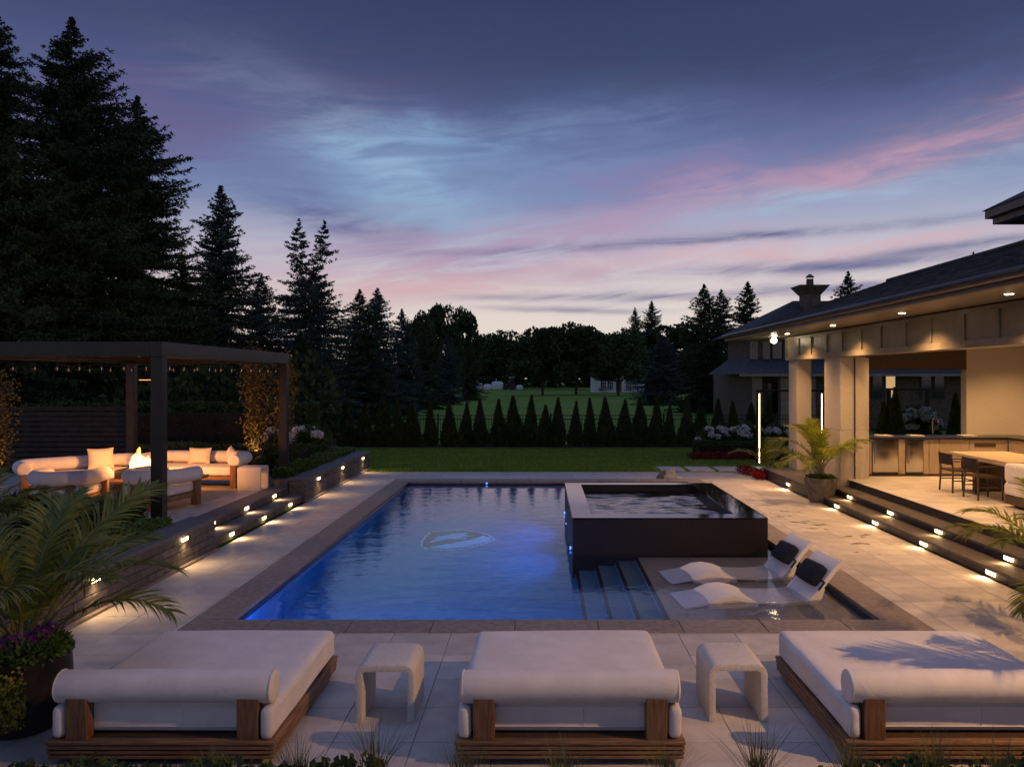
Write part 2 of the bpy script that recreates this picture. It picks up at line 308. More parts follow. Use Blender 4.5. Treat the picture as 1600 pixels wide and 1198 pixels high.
def glass_mat():
    m = bpy.data.materials.new('clear glass'); m.use_nodes = True; nt = m.node_tree; N = nt.nodes.new; K = nt.links.new
    t = N('ShaderNodeBsdfTransparent'); g = N('ShaderNodeBsdfGlossy'); g.inputs['Roughness'].default_value = 0.03; f = N('ShaderNodeFresnel'); f.inputs[0].default_value = 1.45
    mx = N('ShaderNodeMixShader'); K(f.outputs[0], mx.inputs[0]); K(t.outputs[0], mx.inputs[1]); K(g.outputs[0], mx.inputs[2]); K(mx.outputs[0], nt.nodes['Material Output'].inputs[0]); return m
M['glass'] = glass_mat()
def flame_mat():
    m = bpy.data.materials.new('flame'); m.use_nodes = True; nt = m.node_tree; N = nt.nodes.new; K = nt.links.new; nt.nodes.clear()
    tc = N('ShaderNodeTexCoord'); sp = N('ShaderNodeSeparateXYZ'); K(tc.outputs['Object'], sp.inputs[0])
    rp = N('ShaderNodeValToRGB'); e = rp.color_ramp.elements; e[0].color = (1, .62, .26, 1); e[0].position = 0.0; e[1].color = (1, .28, .05, 1); e[1].position = 0.55; K(sp.outputs[2], rp.inputs[0])
    em = N('ShaderNodeEmission'); K(rp.outputs[0], em.inputs[0]); em.inputs[1].default_value = 2.6; tr = N('ShaderNodeBsdfTransparent'); ad = N('ShaderNodeAddShader'); K(em.outputs[0], ad.inputs[0]); K(tr.outputs[0], ad.inputs[1])
    o = N('ShaderNodeOutputMaterial'); K(ad.outputs[0], o.inputs[0]); return m
M['flame'] = flame_mat()

def lamp(name, typ, loc, energy, color, parent=None, target=None, **kw):
    d = bpy.data.lights.new(name, typ); d.energy = energy; d.color = color
    for k, v in kw.items(): setattr(d, k, v)
    o = bpy.data.objects.new(name, d); COL.objects.link(o)
    loc = Vector(loc)
    if target is not None: o.rotation_euler = (Vector(target) - loc).to_track_quat('-Z', 'Y').to_euler()
    if parent: o.parent = parent; loc = loc - Vector(parent.location)
    o.location = loc; o.visible_glossy = False; return o
WARM = (1.0, 0.53, 0.215)

# ------------------------------------------------------------------ ground and lawns
def sheet(name, poly, z, m, label, cat, kind='structure'):
    mb = MB(); mb.add([(x, y, z) for x, y in poly], [tuple(range(len(poly)))]); return tag(mb.build(name, m), label, cat, None, kind)
def ring_sheet(name, o, i, z, m, label, cat):
    mb = MB(); (a, b, c, d), (e, f, g, h) = o, i
    mb.add([(a,c,z),(b,c,z),(b,d,z),(a,d,z),(e,g,z),(f,g,z),(f,h,z),(e,h,z)], [(0,1,5,4),(1,2,6,5),(2,3,7,6),(3,0,4,7)])
    return tag(mb.build(name, m), label, cat, None, 'structure')
ring_sheet('far_ground', (-900, 900, -200, 1500), (-3.62, 3.96, 8.62, 20.45), -0.06, M['far_lawn'], 'wide green field running out to the distant trees', 'field')
sheet('lawn', [(-30, 22.45), (14, 22.45), (14, 30.3), (-30, 30.3)], -0.02, M['lawn'], 'mown lawn strip between pool paving and arborvitae row', 'lawn')
sheet('hedge_bed', [(-30, 30.3), (16, 30.3), (16, 32.2), (-30, 32.2)], -0.012, M['soil'], 'dark mulch bed under the arborvitae row', 'flower bed')
sheet('garden_bed', [(-12, 0.5), (7, 0.5), (7, 5.12), (-12, 5.12)], 0.03, M['soil'], 'dark planting bed below the daybeds at the picture bottom', 'flower bed')

# pool deck: bedding slab with single pavers
PX0, PX1, PY0, PY1, CW = -3.54, 3.87, 8.71, 20.37, 0.43
deck = ring_sheet('pool_deck', (-5.2, 6.16, 5.1, 22.45), (PX0 - 0.05, PX1 + 0.05, PY0 - 0.05, PY1 + 0.05), -0.014, M['joint'], 'pale large format paving round the pool', 'paving')
def pavers():
    T, G = 0.61, 0.005; x0 = -0.97; y0 = 7.63; cache = {}; cells = []
    ix = range(-8, 13); iy = range(-5, 26)
    X0, X1, Y0, Y1 = PX0 - CW, PX1 + CW, PY0 - CW, PY1 + 0.5
    def clip(a0, a1, b0, b1): return max(a0, b0), min(a1, b1)
    for i in ix:
        for j in iy:
            a0, a1 = clip(x0 + i*T, x0 + (i+1)*T, -5.2, 6.14); b0, b1 = clip(y0 + j*T, y0 + (j+1)*T, 5.12, 22.43)
            if a1 - a0 < 0.03 or b1 - b0 < 0.03: continue
            parts = [(a0, a1, b0, b1)]
            if a1 > X0 and a0 < X1 and b1 > Y0 and b0 < Y1:
                parts = []
                if a0 < X0: parts.append((a0, X0, b0, b1))
                if a1 > X1: parts.append((X1, a1, b0, b1))
                if b0 < Y0 and not (a0 < X0 or a1 > X1): parts.append((a0, a1, b0, Y0))
                elif b0 < Y0: parts = [(a0, a1, b0, b1)] if False else parts + [(max(a0, X0), min(a1, X1), b0, Y0)]
                if b1 > Y1: parts.append((max(a0, X0), min(a1, X1), Y1, b1))
            cells += [c for c in parts if c[1]-c[0] > 0.03 and c[3]-c[2] > 0.03]
    cells.sort(key=lambda c: c[2] + abs(c[0]) * 0.1)
    rest = MB()
    for k, (a0, a1, b0, b1) in enumerate(cells):
        if k >= 300:
            rest.box(a0+G/2, a1-G/2, b0+G/2, b1-G/2, -0.012, 0.0); continue
        w, d = round(a1-a0-G, 3), round(b1-b0-G, 3)
        if (w, d) not in cache:
            cache[(w, d)] = MB().box(-w/2, w/2, -d/2, d/2, -0.012, 0.0).build('paver', M['paver'], deck, bevel=0.002, seg=1).data
            o = bpy.data.objects[-1] if False else [c for c in deck.children if c.data == cache[(w, d)]][0]
        else: o = mesh_obj('paver', cache[(w, d)], None, deck)
        o.location = ((a0+a1)/2, (b0+b1)/2, random.Random(k).uniform(-0.0008, 0.0008))
    if rest.v: tag(rest.build('paving_remainder', M['paver'], deck), kind='stuff')
pavers()

# pool basin
def pool():
    b = wroot('pool_basin', (0, 14, 0), 'long rectangular pool with brown stone coping and blue interior', 'pool', kind='structure')
    z0 = -1.5; mb = MB()
    mb.add([(PX0,PY0,z0),(PX1,PY0,z0),(PX1,PY1,z0),(PX0,PY1,z0),(PX0,PY0,-.22),(PX1,PY0,-.22),(PX1,PY1,-.22),(PX0,PY1,-.22)], [(0,1,2,3),(4,5,1,0),(5,6,2,1),(6,7,3,2),(7,4,0,3)])
    mb.build('pool_shell', M['plaster'], b)
    t = MB(); e = 0.006
    t.add([(PX0+e,PY0+e,-.24),(PX1-e,PY0+e,-.24),(PX1-e,PY1-e,-.24),(PX0+e,PY1-e,-.24),(PX0+e,PY0+e,-.03),(PX1-e,PY0+e,-.03),(PX1-e,PY1-e,-.03),(PX0+e,PY1-e,-.03)], [(4,5,1,0),(5,6,2,1),(6,7,3,2),(7,4,0,3)])
    t.build('waterline_tile', M['pool_tile'], b)
    # coping stones
    def run(p, q, n, horiz, o0, o1):
        for i in range(n):
            a = p + (q-p)*i/n + 0.003; c = p + (q-p)*(i+1)/n - 0.003
            s = MB().box(a, c, o0, o1, -0.05, 0.006) if horiz else MB().box(o0, o1, a, c, -0.05, 0.006)
            s.build('coping_stone', M['coping'], b, bevel=0.006, seg=1)
    run(PX0-CW, PX1+CW, 9, True, PY0-CW, PY0+0.02); run(PX0-CW, PX1+CW, 9, True, PY1-0.02, PY1+0.5)
    run(PY0+0.02, PY1-0.02, 11, False, PX0-CW, PX0+0.02); run(PY0+0.02, PY1-0.02, 11, False, PX1-0.02, PX1+CW)
    # steps and tanning ledge
    for k, x in enumerate((0.55, 0.86, 1.18, 1.50)):
        z = -1.08 + k*0.28 if k < 3 else -0.30
        x1 = (0.86, 1.18, 1.50, PX1-0.002)[k]
        MB().box(x, x1, PY0+0.002, 12.36, z0, z).build('pool_step' if k < 3 else 'tanning_ledge', M['step_plaster'] if k < 3 else M['ledge'], b)
        MB().box(x-0.004, x+0.05, PY0+0.01, 12.35, z-0.05, z+0.004).build('step_edge_tile', M['pool_tile'], b)
    # emblem laid in the floor
    def poly(pts, z, name, m):
        MB().add([(x, y, z) for x, y in pts], [tuple(range(len(pts)))]).build(name, m, b)
    cx, cy, zz = -1.62, 15.0, z0
    def shield(s):
        P = [(-.80,-.55),(-.86,-.2),(-.86,.25),(-.78,.62),(-.45,.80),(.0,.82),(.40,.66),(.70,.38),(.92,.0),(.62,-.40),(.25,-.70),(-.2,-.84),(-.6,-.78)]
        return [(cx + x*s*0.82, cy + y*s*1.05) for x, y in P]
    poly(shield(1.0), zz+.004, 'emblem_outline', M['emblem_white']); poly(shield(.94), zz+.008, 'emblem_ground', M['emblem_dark'])
    def sw(P, nm): poly([(cx + x*.82, cy + y*1.05) for x, y in P], zz+.012, nm, M['emblem_blue'])
    sw([(-.66,-.30),(-.52,.22),(-.20,.50),(.20,.58),(.05,.36),(.30,.30),(.02,.16),(.20,.06),(-.20,.02),(-.46,-.12)], 'emblem_figure')
    sw([(-.60,-.62),(-.30,-.40),(.15,-.14),(.42,.10),(.55,.34),(.84,.02),(.56,-.34),(.2,-.60),(-.2,-.74)], 'emblem_figure')
    # underwater lamps; those on the near wall are unseen, added for blue glow
    for x, y, z, nx, ny in ((-3.1, PY0+.03, -.4, 0, 1), (-1.7, PY0+.03, -.5, 0, 1), (-.2, PY0+.03, -.5, 0, 1), (.50, 15.4, -.5, -1, 0), (.50, 13.2, -.5, -1, 0)):
        d = MB().tube([(x-nx*.02, y-ny*.02, z), (x+nx*.012, y+ny*.012, z)], .055, 14); d.build('pool_lamp', M['blue_lens'], b)
        lamp('pool_light', 'SPOT', (x+nx*.06, y+ny*.06, z), 78, (.04, .23, .95), b, (x+nx*3, y+ny*3, z-.75), spot_size=R(150), spot_blend=.6, shadow_soft_size=.05)
    for x, y, nx, ny in ((-1.45, PY1-.006, 0, -1), (.488, 15.9, -1, 0), (.488, 12.65, -1, 0)):      # waterline marker lamps
        MB().tube([(x, y, -.045), (x+nx*.02, y+ny*.02, -.045)], .022, 10).build('marker_lamp', M['blue_lens'], b)
    w = MB().add([(PX0+.008,PY0+.008,-.085),(PX1-.008,PY0+.008,-.085),(PX1-.008,PY1-.008,-.085),(PX0+.008,PY1-.008,-.085)], [(0,1,2,3)]).build('pool_water', M['water'])
    tag(w, 'calm pool water reflecting the evening sky', 'water', None, 'structure')
pool()

# raised spa
def spa():
    x0, x1, y0, y1, zt = .50, 3.64, 12.35, 16.45, .50
    s = wroot('raised_spa', (2.07, 14.4, -1.5), 'raised square black granite spa standing in the pool', 'spa')
    ix0, ix1, iy0, iy1 = x0+.34, x1-.46, y0+.36, y1-.25
    for a in ((x0, x1, y0, iy0), (x0, x1, iy1, y1), (x0, ix0, iy0, iy1), (ix1, x1, iy0, iy1)):
        MB().box(*a, -1.49, zt-.032).build('side_wall', M['granite_side'], s)
        MB().box(a[0]-(.004 if a[0] == x0 else -.002), a[1]+(.004 if a[1] == x1 else -.002), a[2]-(.004 if a[2] == y0 else -.002), a[3]+(.004 if a[3] == y1 else -.002), zt-.03, zt).build('rim_slab', M['granite'], s, bevel=.004, seg=1)
    MB().box(ix0, ix1, iy0, iy1, -.75, -.45).build('floor', M['granite_side'], s)
    MB().box(ix0+.004, ix1-.004, iy1-.5, iy1-.004, -.44, -.05).build('bench', M['granite_side'], s)
    n = 120; xs = np.linspace(ix0+.003, ix1-.003, n); ys = np.linspace(iy0+.003, iy1-.003, n); gx, gy = np.meshgrid(xs, ys)
    r = np.random.default_rng(3); gz = np.zeros_like(gx)
    for k in range(60):
        a = r.uniform(0, 6.28); f = r.uniform(3, 22); gz += np.sin((gx*np.cos(a)+gy*np.sin(a))*f + r.uniform(0, 6.28)) * .010/ (f/5)
    for k in range(26):
        px, py = r.uniform(ix0+.4, ix1), r.uniform(iy0+.4, iy1); gz += .028*np.exp(-((gx-px)**2+(gy-py)**2)/r.uniform(.008, .05))
    V = np.stack([gx, gy, gz*.16 + zt-.13], -1).reshape(-1, 3)
    i = np.arange(n*n).reshape(n, n); F = np.stack([i[:-1,:-1], i[:-1,1:], i[1:,1:], i[1:,:-1]], -1).reshape(-1, 4)
    w = np_mesh('spa_water', V, F, M['spa_water']); w.data.shade_smooth()
    tag(w, 'rippling bubbling water inside the raised black spa', 'water', None, 'structure')
spa()

# ------------------------------------------------------------------ left: walls, steps, patio
def step_lamp(parent, x, y, z, nx, L=.20):
    MB().box(min(x, x+nx*.022), max(x, x+nx*.022), y-L/2, y+L/2, z, z+.012).build('lamp_hood', M['bronze'], parent)
    MB().box(min(x+nx*.002, x+nx*.018), max(x+nx*.002, x+nx*.018), y-L/2+.01, y+L/2-.01, z-.055, z-.002).build('step_lamp', M['led'], parent)
    lamp('step_light', 'SPOT', (x+nx*.035, y, z-.02), 20, (1.0, .60, .27), parent, (x+nx*.20, y, z-.30), spot_size=R(150), spot_blend=.8, shadow_soft_size=.04)
def stone_wall(label, ya, yb, zt, lamps):
    w = wroot('garden_wall', (-5.35, (ya+yb)/2, 0), label, 'wall'); xf, xb = -5.22, -5.58; rr = random.Random(int(ya*10))
    h = (zt-.06)/4
    for c in range(4):
        y = ya - rr.uniform(0, .3)
        while y < yb:
            L = rr.uniform(.45, .8); a, b = max(y, ya), min(y+L, yb); y += L
            if b-a < .05: continue
            MB().box(xb, xf + rr.uniform(-.008, .012), a+.003, b-.003, c*h+.004, (c+1)*h-.004).build('stone', M['wall_stone'], w, bevel=.006, seg=1)
    MB().box(xb+.02, xf-.03, ya+.02, yb-.02, 0, zt-.06).build('mortar_core', M['joint'], w)
    n = max(1, round((yb-ya)/.9))
    for i in range(n):
        a, b = ya+(yb-ya)*i/n, ya+(yb-ya)*(i+1)/n
        MB().box(xb-.05, xf+.045, a+.002, b-.002, zt-.055, zt).build('cap_stone', M['wall_cap'], w, bevel=.006, seg=1)
    MB().box(xf+.014, xf+.075, ya, yb, .002, .035).build('base_kerb', M['coping'], w)
    for y in lamps: step_lamp(w, xf+.012, y, zt-.10, 1, .19)
    return w
stone_wall('long charcoal stone garden wall beside the potted palm, two lamps', 4.6, 12.3, .53, (6.6, 8.95, 11.2))
stone_wall('charcoal stone garden wall running to the lawn, three lamps', 16.95, 23.3, .53, (17.95, 20.1, 22.4))
PZ = .34
def left_steps():
    s = wroot('garden_steps', (-5.6, 14.6, 0), 'two charcoal steps with small lamps up to the lounge patio', 'steps')
    for k, (xa, xb_, z) in enumerate(((-5.26, -5.62, .17), (-5.62, -6.0, .34))):
        for i in range(4):
            a, b = 12.32 + 4.6*i/4, 12.32 + 4.6*(i+1)/4
            MB().box(xb_, xa, a+.002, b-.002, z-.045, z).build('tread', M['wall_cap'], s, bevel=.005, seg=1)
        MB().box(xb_-.02, xa-.03, 12.32, 16.92, z-.17, z-.047).build('riser', M['wall_stone'], s)
        for y in (13.1, 14.62, 16.15): step_lamp(s, xa-.028, y+k*.08, z-.055, 1, .17)
    MB().box(-6.15, -5.6, 16.93, 17.2, .0, .50).build('side_pier', M['wall_stone'], s, bevel=.006)
left_steps()
p = tag(MB().box(-14, -6.003, 11.6, 19.4, 0, PZ-.012).build('lounge_patio', M['joint']), 'pale paved lounge patio under the dark pergola', 'patio', None, 'structure')
for i in range(9):
    for j in range(9):
        a, b = -6.01 - (i+1)*.86, 11.65 + j*.86
        MB().box(a+.003, a+.857, b+.003, b+.857, PZ-.014, PZ).build('paver', M['paver'], p)
tag(MB().box(-9.6, -6.5, 13.6, 17.4, PZ+.001, PZ+.012).build('rug', M['rug'], bevel=.003), 'sand coloured woven rug under the fire table', 'rug')
sheet('planter_bed', [(-14, 4.6), (-5.56, 4.6), (-5.56, 11.62), (-14, 11.62)], .40, M['soil'], 'raised planting bed behind the near garden wall', 'flower bed')
sheet('planter_bed', [(-14, 19.42), (-6.2, 19.42), (-6.2, 17.2), (-5.56, 17.2), (-5.56, 23.2), (-14, 23.2)], .40, M['soil'], 'raised planting bed behind the far garden wall', 'flower bed')

# ------------------------------------------------------------------ pergola
def pergola():
    g = wroot('pergola', (-7.9, 15.1, PZ), 'dark bronze pergola with flat louvred roof over fire lounge', 'pergola')
    x1, x0, y0, y1, zt = -5.98, -9.75, 12.1, 18.2, 3.32
    for x in (x1-.18, x0):
        for y in (y0, y1-.18): MB().box(x, x+.18, y, y+.18, PZ-.3, zt-.24).build('post', M['bronze'], g, bevel=.006, seg=1)
    MB().box(x1-.19, x1, y0-.01, y1+.01, zt-.24, zt).build('beam', M['bronze'], g, bevel=.005, seg=1)
    MB().box(x0, x0+.19, y0-.01, y1+.01, zt-.24, zt).build('beam', M['bronze'], g, bevel=.005, seg=1)
    MB().box(x0+.192, x1-.192, y0, y0+.17, zt-.235, zt-.004).build('beam', M['bronze'], g, bevel=.005, seg=1)
    MB().box(x0+.192, x1-.192, y1-.17, y1, zt-.235, zt-.004).build('beam', M['bronze'], g, bevel=.005, seg=1)
    y = y0 + .25
    while y < y1 - .25:
        MB().add([(x0+.2,y,zt-.16),(x1-.2,y,zt-.16),(x1-.2,y+.19,zt-.10),(x0+.2,y+.19,zt-.10),(x0+.2,y,zt-.145),(x1-.2,y,zt-.145),(x1-.2,y+.19,zt-.085),(x0+.2,y+.19,zt-.085)],
                 [(0,3,2,1),(4,5,6,7),(0,1,5,4),(1,2,6,5),(2,3,7,6),(3,0,4,7)]).build('louvre', M['bronze'], g); y += .2
pergola()
def string_lights():
    k = 0
    for n, (a, b, nb, lab) in enumerate((((-6.1, 12.35, 3.02), (-6.12, 17.95, 3.02), 11, 'festoon of unlit glass bulbs along the pool side pergola beam'),
                                ((-9.5, 12.5, 3.02), (-6.2, 12.4, 3.02), 9, 'festoon of unlit glass bulbs along the near pergola beam'),
                                ((-9.5, 15.1, 3.02), (-6.2, 15.1, 3.02), 8, 'festoon of unlit glass bulbs crossing the pergola middle'))):
        s = wroot('string_lights', ((a[0]+b[0])/2, (a[1]+b[1])/2, 3.0), lab, 'string lights', 'festoon lights under the pergola')
        A, B = Vector(a), Vector(b); pts = [A.lerp(B, i/(nb*2)) - Vector((0, 0, .05*(1 - abs((i % 4) - 2)/2))) for i in range(nb*2+1)]
        MB().tube(pts, .006, 5).build('cable', M['black_metal'], s)
        for i in range(1, nb*2, 2):
            q = pts[i]; bl = MB().lathe([(.012, -.05), (.014, -.06), (.030, -.085), (.034, -.11), (.022, -.14), (.004, -.15)], 10, q).build('bulb', M['glass'], s, smooth=True)
            MB().lathe([(.013, 0), (.015, -.02), (.014, -.055)], 8, q).build('socket', M['black_metal'], s)
            MB().tube([(q[0], q[1], q[2]-.075), (q[0], q[1], q[2]-.12)], .004, 5).build('filament', mat('bulb filament', (.6, .4, .2), emit=(1, .5, .2), estr=.35) if k == 0 and i == 1 else bpy.data.materials['bulb filament'], s)  # faint glow put into the filament, though the bulbs are unlit
string_lights()
def heater():
    h = wroot('hanging_heater', (-8.0, 15.6, 2.9), 'dark hanging heater glowing orange below the pergola roof', 'heater')
    MB().tube([(-8.0, 15.6, 3.16), (-8.0, 15.6, 2.82)], .012, 8).build('stem', M['black_metal'], h)
    MB().lathe([(.03, 2.84), (.10, 2.82), (.17, 2.74), (.18, 2.71), (.165, 2.71)], 20, (-8.0, 15.6, 0)).build('hood', M['black_metal'], h, smooth=True)
    MB().lathe([(.155, 2.718), (.155, 2.700)], 20, (-8.0, 15.6, 0)).build('heating_element', mat('orange heater element', (.5, .2, .08), emit=(1, .42, .14), estr=2.5), h)
heater()

# ------------------------------------------------------------------ furniture builders
def u_table(label, loc, rz=0, w=.47, d=.52, h=.46, t=.055):
    r = .085; pts = []
    def arc(cx, cz, rad, a0, a1): return [(cx + rad*math.cos(R(a0+(a1-a0)*i/6)), cz + rad*math.sin(R(a0+(a1-a0)*i/6))) for i in range(7)]
    outer = [(w/2, 0)] + arc(w/2-r, h-r, r, 0, 90) + arc(-w/2+r, h-r, r, 90, 180) + [(-w/2, 0)]
    q = r - t if r > t else .01; inner = [(-w/2+t, 0)] + list(reversed(arc(-w/2+t+q, h-t-q, q, 90, 180))) + list(reversed(arc(w/2-t-q, h-t-q, q, 0, 90))) + [(w/2-t, 0)]
    loop = outer + inner; n = len(loop)
    mb = MB(); m = len(outer)
    vs = [(x, -d/2, z) for x, z in loop] + [(x, d/2, z) for x, z in loop]
    inn = list(range(n-1, m-1, -1))          # inner index matching the outer index
    fs = []
    for i in range(m-1):
        a, b, c, e = i, i+1, inn[i+1], inn[i]
        fs += [(a, b, c, e), (n+e, n+c, n+b, n+a), (a, n+a, n+b, b), (e, c, n+c, n+e)]
    fs += [(0, inn[0], n+inn[0], n), (m-1, n+m-1, n+inn[m-1], inn[m-1])]
    mb.add(vs, fs); o = mb.build('side_table', M['concrete'], bevel=.006, seg=2, ang=35); o.location = loc; o.rotation_euler = (0, 0, rz)
    return tag(o, label, 'side table', 'waterfall side tables')
u_table('cream waterfall side table between the two leftmost daybeds', (-1.25, 6.38, 0))
u_table('cream waterfall side table between the two rightmost daybeds', (1.575, 6.40, 0))
u_table('cream waterfall side table beside the fire lounge sofa', (-6.25, 16.65, PZ), R(90), .5, .50, .50)

def rounded(mb_args, name, m, parent, r, seg=4): return MB().box(*mb_args).build(name, m, parent, bevel=r, seg=seg, ang=80)
def soften(o, amt, seed):
    r = np.random.default_rng(seed); me = o.data; n = len(me.vertices); co = np.empty(n*3, np.float32); me.vertices.foreach_get('co', co); co = co.reshape(-1, 3)
    for k in range(10):
        f = r.normal(size=3)*r.uniform(2, 6); co += (np.sin(co @ f + r.uniform(0, 6))[:, None] * r.normal(size=3) * amt*.35).astype(np.float32)
    me.vertices.foreach_set('co', co.ravel()); me.update()
def cushion(args, name, m, parent, r=.06, puff=.02, n=14, seed=0):
    x0, x1, y0, y1, z0, z1 = args; bm = bmesh.new(); bmesh.ops.create_cube(bm, size=1)
    bmesh.ops.bevel(bm, geom=list(bm.edges), offset=.001, segments=1, affect='EDGES'); bm.free()
    # rounded box as a grid projected on a super-ellipsoid-edged block
    nx = n; V = []; F = []
    def proj(p):
        c = np.array([(x0+x1)/2, (y0+y1)/2, (z0+z1)/2]); hsz = np.array([(x1-x0)/2, (y1-y0)/2, (z1-z0)/2]); q = p*hsz; core = np.clip(q, -(hsz-r), hsz-r); d = q-core; L = np.linalg.norm(d)
        out = core + (d/L*r if L > 1e-9 else d)
        out = out + np.array([0, 0, np.sign(p[2])*puff*(1-p[0]**2)*(1-p[1]**2)]) if abs(p[2]) > .99 else out
        return c + out
    g = np.sin(np.linspace(-math.pi/2, math.pi/2, nx))
    for ax in range(3):
        for sgn in (-1, 1):
            b0 = len(V)
            for a in g:
                for b in g:
                    p = np.zeros(3); p[ax] = sgn; p[(ax+1) % 3] = a; p[(ax+2) % 3] = b*sgn; V.append(proj(p))
            for i in range(nx-1):
                for j in range(nx-1): F.append((b0+i*nx+j, b0+(i+1)*nx+j, b0+(i+1)*nx+j+1, b0+i*nx+j+1))
    me = bpy.data.meshes.new(name); me.from_pydata([tuple(v) for v in V], [], F); bm = bmesh.new(); bm.from_mesh(me); bmesh.ops.remove_doubles(bm, verts=bm.verts, dist=1e-4); bmesh.ops.recalc_face_normals(bm, faces=bm.faces); bm.to_mesh(me); bm.free()
    o = mesh_obj(name, me, m, parent); soften(o, .004, seed)
    for p_ in me.polygons: p_.use_smooth = True
    return o
def daybed(label, x0, w, y0=5.44, L=1.68, seed=1):
    t = empty('daybed', (x0+w/2, y0, 0), 0, label, 'daybed', 'daybeds lined up before the pool'); h = w/2
    MB().box(-h+.16, h-.16, .14, L-.14, 0, .055).build('plinth', M['black_metal'], t)
    for k in range(4):
        z = .050 + k*.034; i = .004*k
        for a, m_ in (((-h-i, h+i, -i, .06), 'teak'), ((-h-i, h+i, L-.06, L+i), 'teak'), ((-h-i, -h+.06, .062, L-.062), 'teak_y'), ((h-.06, h+i, .062, L-.062), 'teak_y')):
            MB().box(*a, z, z+.025).build('base_slat', M[m_], t, bevel=.007, seg=2)
    MB().box(-h+.03, h-.03, .03, L-.03, .06, .172).build('base_deck', M['dark_wood'], t)
    cushion((-h+.01, h-.01, .125, L+.0, .176, .425), 'mattress', M['fabric'], t, .055, .012, 18, seed)
    def seam(z, r=.0055, e=.002):
        X, Y0_, Y1_, q = h-.01+e, .125-e, L+e, .055; P = []
        for cx_, cy_, a0 in ((X-q, Y1_-q, 0), (-X+q, Y1_-q, 90), (-X+q, Y0_+q, 180), (X-q, Y0_+q, 270)):
            P += [(cx_+q*math.cos(R(a0+i*22.5)), cy_+q*math.sin(R(a0+i*22.5)), z) for i in range(5)]
        return MB().tube(P+[P[0]], r, 6, False).build('piping', M['fabric'], t, smooth=True, ang=80)
    seam(.372); seam(.228)
    MB().tube([(.1, .1225, .235), (.1, .1225, .36)], .003, 5).build('seam', M['pillow'], t)
    for sx in (-1, 1): MB().tube([(sx*(h-.035), .115+.112*math.cos(a), .525+.112*math.sin(a)) for a in np.linspace(0, 2*math.pi, 25)], .005, 6, False).build('piping', M['fabric'], t, smooth=True, ang=80)
    for sx in (-1, 1):
        cushion((min(sx*(h-.012), sx*(h-.105)), max(sx*(h-.012), sx*(h-.105)), .015, .20, .178, .405), 'mattress_corner', M['fabric'], t, .04, .0, 8, seed+3)
        MB().box(sx*(h-.19)-.075, sx*(h-.19)+.075, .012, .118, .172, .47).build('bolster_post', M['teak_z'], t, bevel=.004, seg=1)
    bl = MB().tube([(x, .115, .525) for x in np.linspace(-h+.035, h-.035, 14)], .113, 28, True, True).build('bolster', M['fabric'], t, smooth=True, ang=70); soften(bl, .003, seed+5)
    return t
daybed('white daybed beside the potted palm, leftmost of the three', -3.50, 1.60, seed=1)
daybed('white daybed in the middle, between the two side tables', -.60, 1.61, seed=11)
daybed('white daybed with palm frond shadows, rightmost of the three', 2.18, 1.82, seed=21)

# ------------------------------------------------------------------ in-pool loungers
def lounger(label, loc, rz):
    t = empty('pool_lounger', loc, rz, label, 'lounger', 'white loungers standing on the pool ledge')
    prof = [(-.95, .06), (-.80, .13), (-.62, .22), (-.46, .285), (-.30, .30), (-.14, .27), (.02, .205), (.18, .16), (.36, .135), (.54, .15), (.66, .20), (.76, .30), (.86, .43), (.96, .56), (1.06, .67), (1.12, .71)]
    W = .34; n = 5; top = []; bot = []
    for i, (x, z) in enumerate(prof):
        a = prof[max(i-1, 0)]; b = prof[min(i+1, len(prof)-1)]; d = Vector((b[0]-a[0], b[1]-a[1])).normalized(); nx, nz = d[1]*.055, -d[0]*.055
        for k in range(n):
            y = -W + 2*W*k/(n-1); dip = -.018*(1-(2*k/(n-1)-1)**2)
            top.append((x, y, z+dip)); bot.append((x+nx, y, z+nz+dip*.5))
    m = len(prof); N0 = m*n; fs = []
    for i in range(m-1):
        for k in range(n-1):
            a = i*n+k; fs += [(a, a+1, a+n+1, a+n), (N0+a, N0+a+n, N0+a+n+1, N0+a+1)]
        a = i*n; fs += [(a, a+n, N0+a+n, N0+a), (a+n-1, N0+a+n-1, N0+a+2*n-1, a+2*n-1)]
    for k in range(n-1): fs += [(k, N0+k, N0+k+1, k+1), ((m-1)*n+k, (m-1)*n+k+1, N0+(m-1)*n+k+1, N0+(m-1)*n+k)]
    MB().add(top+bot, fs).build('seat_shell', M['white_shell'], t, smooth=True, ang=50)
    # skirts that carry the shell to the floor
    for sy in (-1, 1):
        lo = [(x, z-.052) for x, z in prof[2:7]]; y0, y1 = sy*(W-.07), sy*(W-.02)
        poly = lo + [(lo[-1][0], .0), (lo[0][0], .0)]; k = len(poly)
        MB().add([(x, y0, z) for x, z in poly] + [(x, y1, z) for x, z in poly], [tuple(range(k)), tuple(range(2*k-1, k-1, -1))] + [(i, k+i, k+(i+1) % k, (i+1) % k) for i in range(k)]).build('foot_skirt', M['white_shell'], t)
        q = [(.30, .09), (.62, .13), (.84, .35), (.90, .35), (.78, .0), (.30, .0)]; k = len(q)
        MB().add([(x, y0, z) for x, z in q] + [(x, y1, z) for x, z in q], [tuple(range(k)), tuple(range(2*k-1, k-1, -1))] + [(i, k+i, k+(i+1) % k, (i+1) % k) for i in range(k)]).build('back_skirt', M['white_shell'], t)
    c = cushion((-.15, .15, -.27, .27, -.055, .055), 'headrest', M['black_fabric'], t, .05, .02, 9, 4); c.location = (.86, 0, .49); c.rotation_euler = (0, R(-52), 0)
    MB().tube([(.80, -W-.012, .35), (.875, -W-.012, .44), (.88, 0, .475), (.875, W+.012, .44), (.80, W+.012, .35)], .014, 6).build('strap', M['black_fabric'], t)
    return t
lounger('white wave lounger nearer the spa, with black headrest', (2.72, 11.20, -.30), R(6))
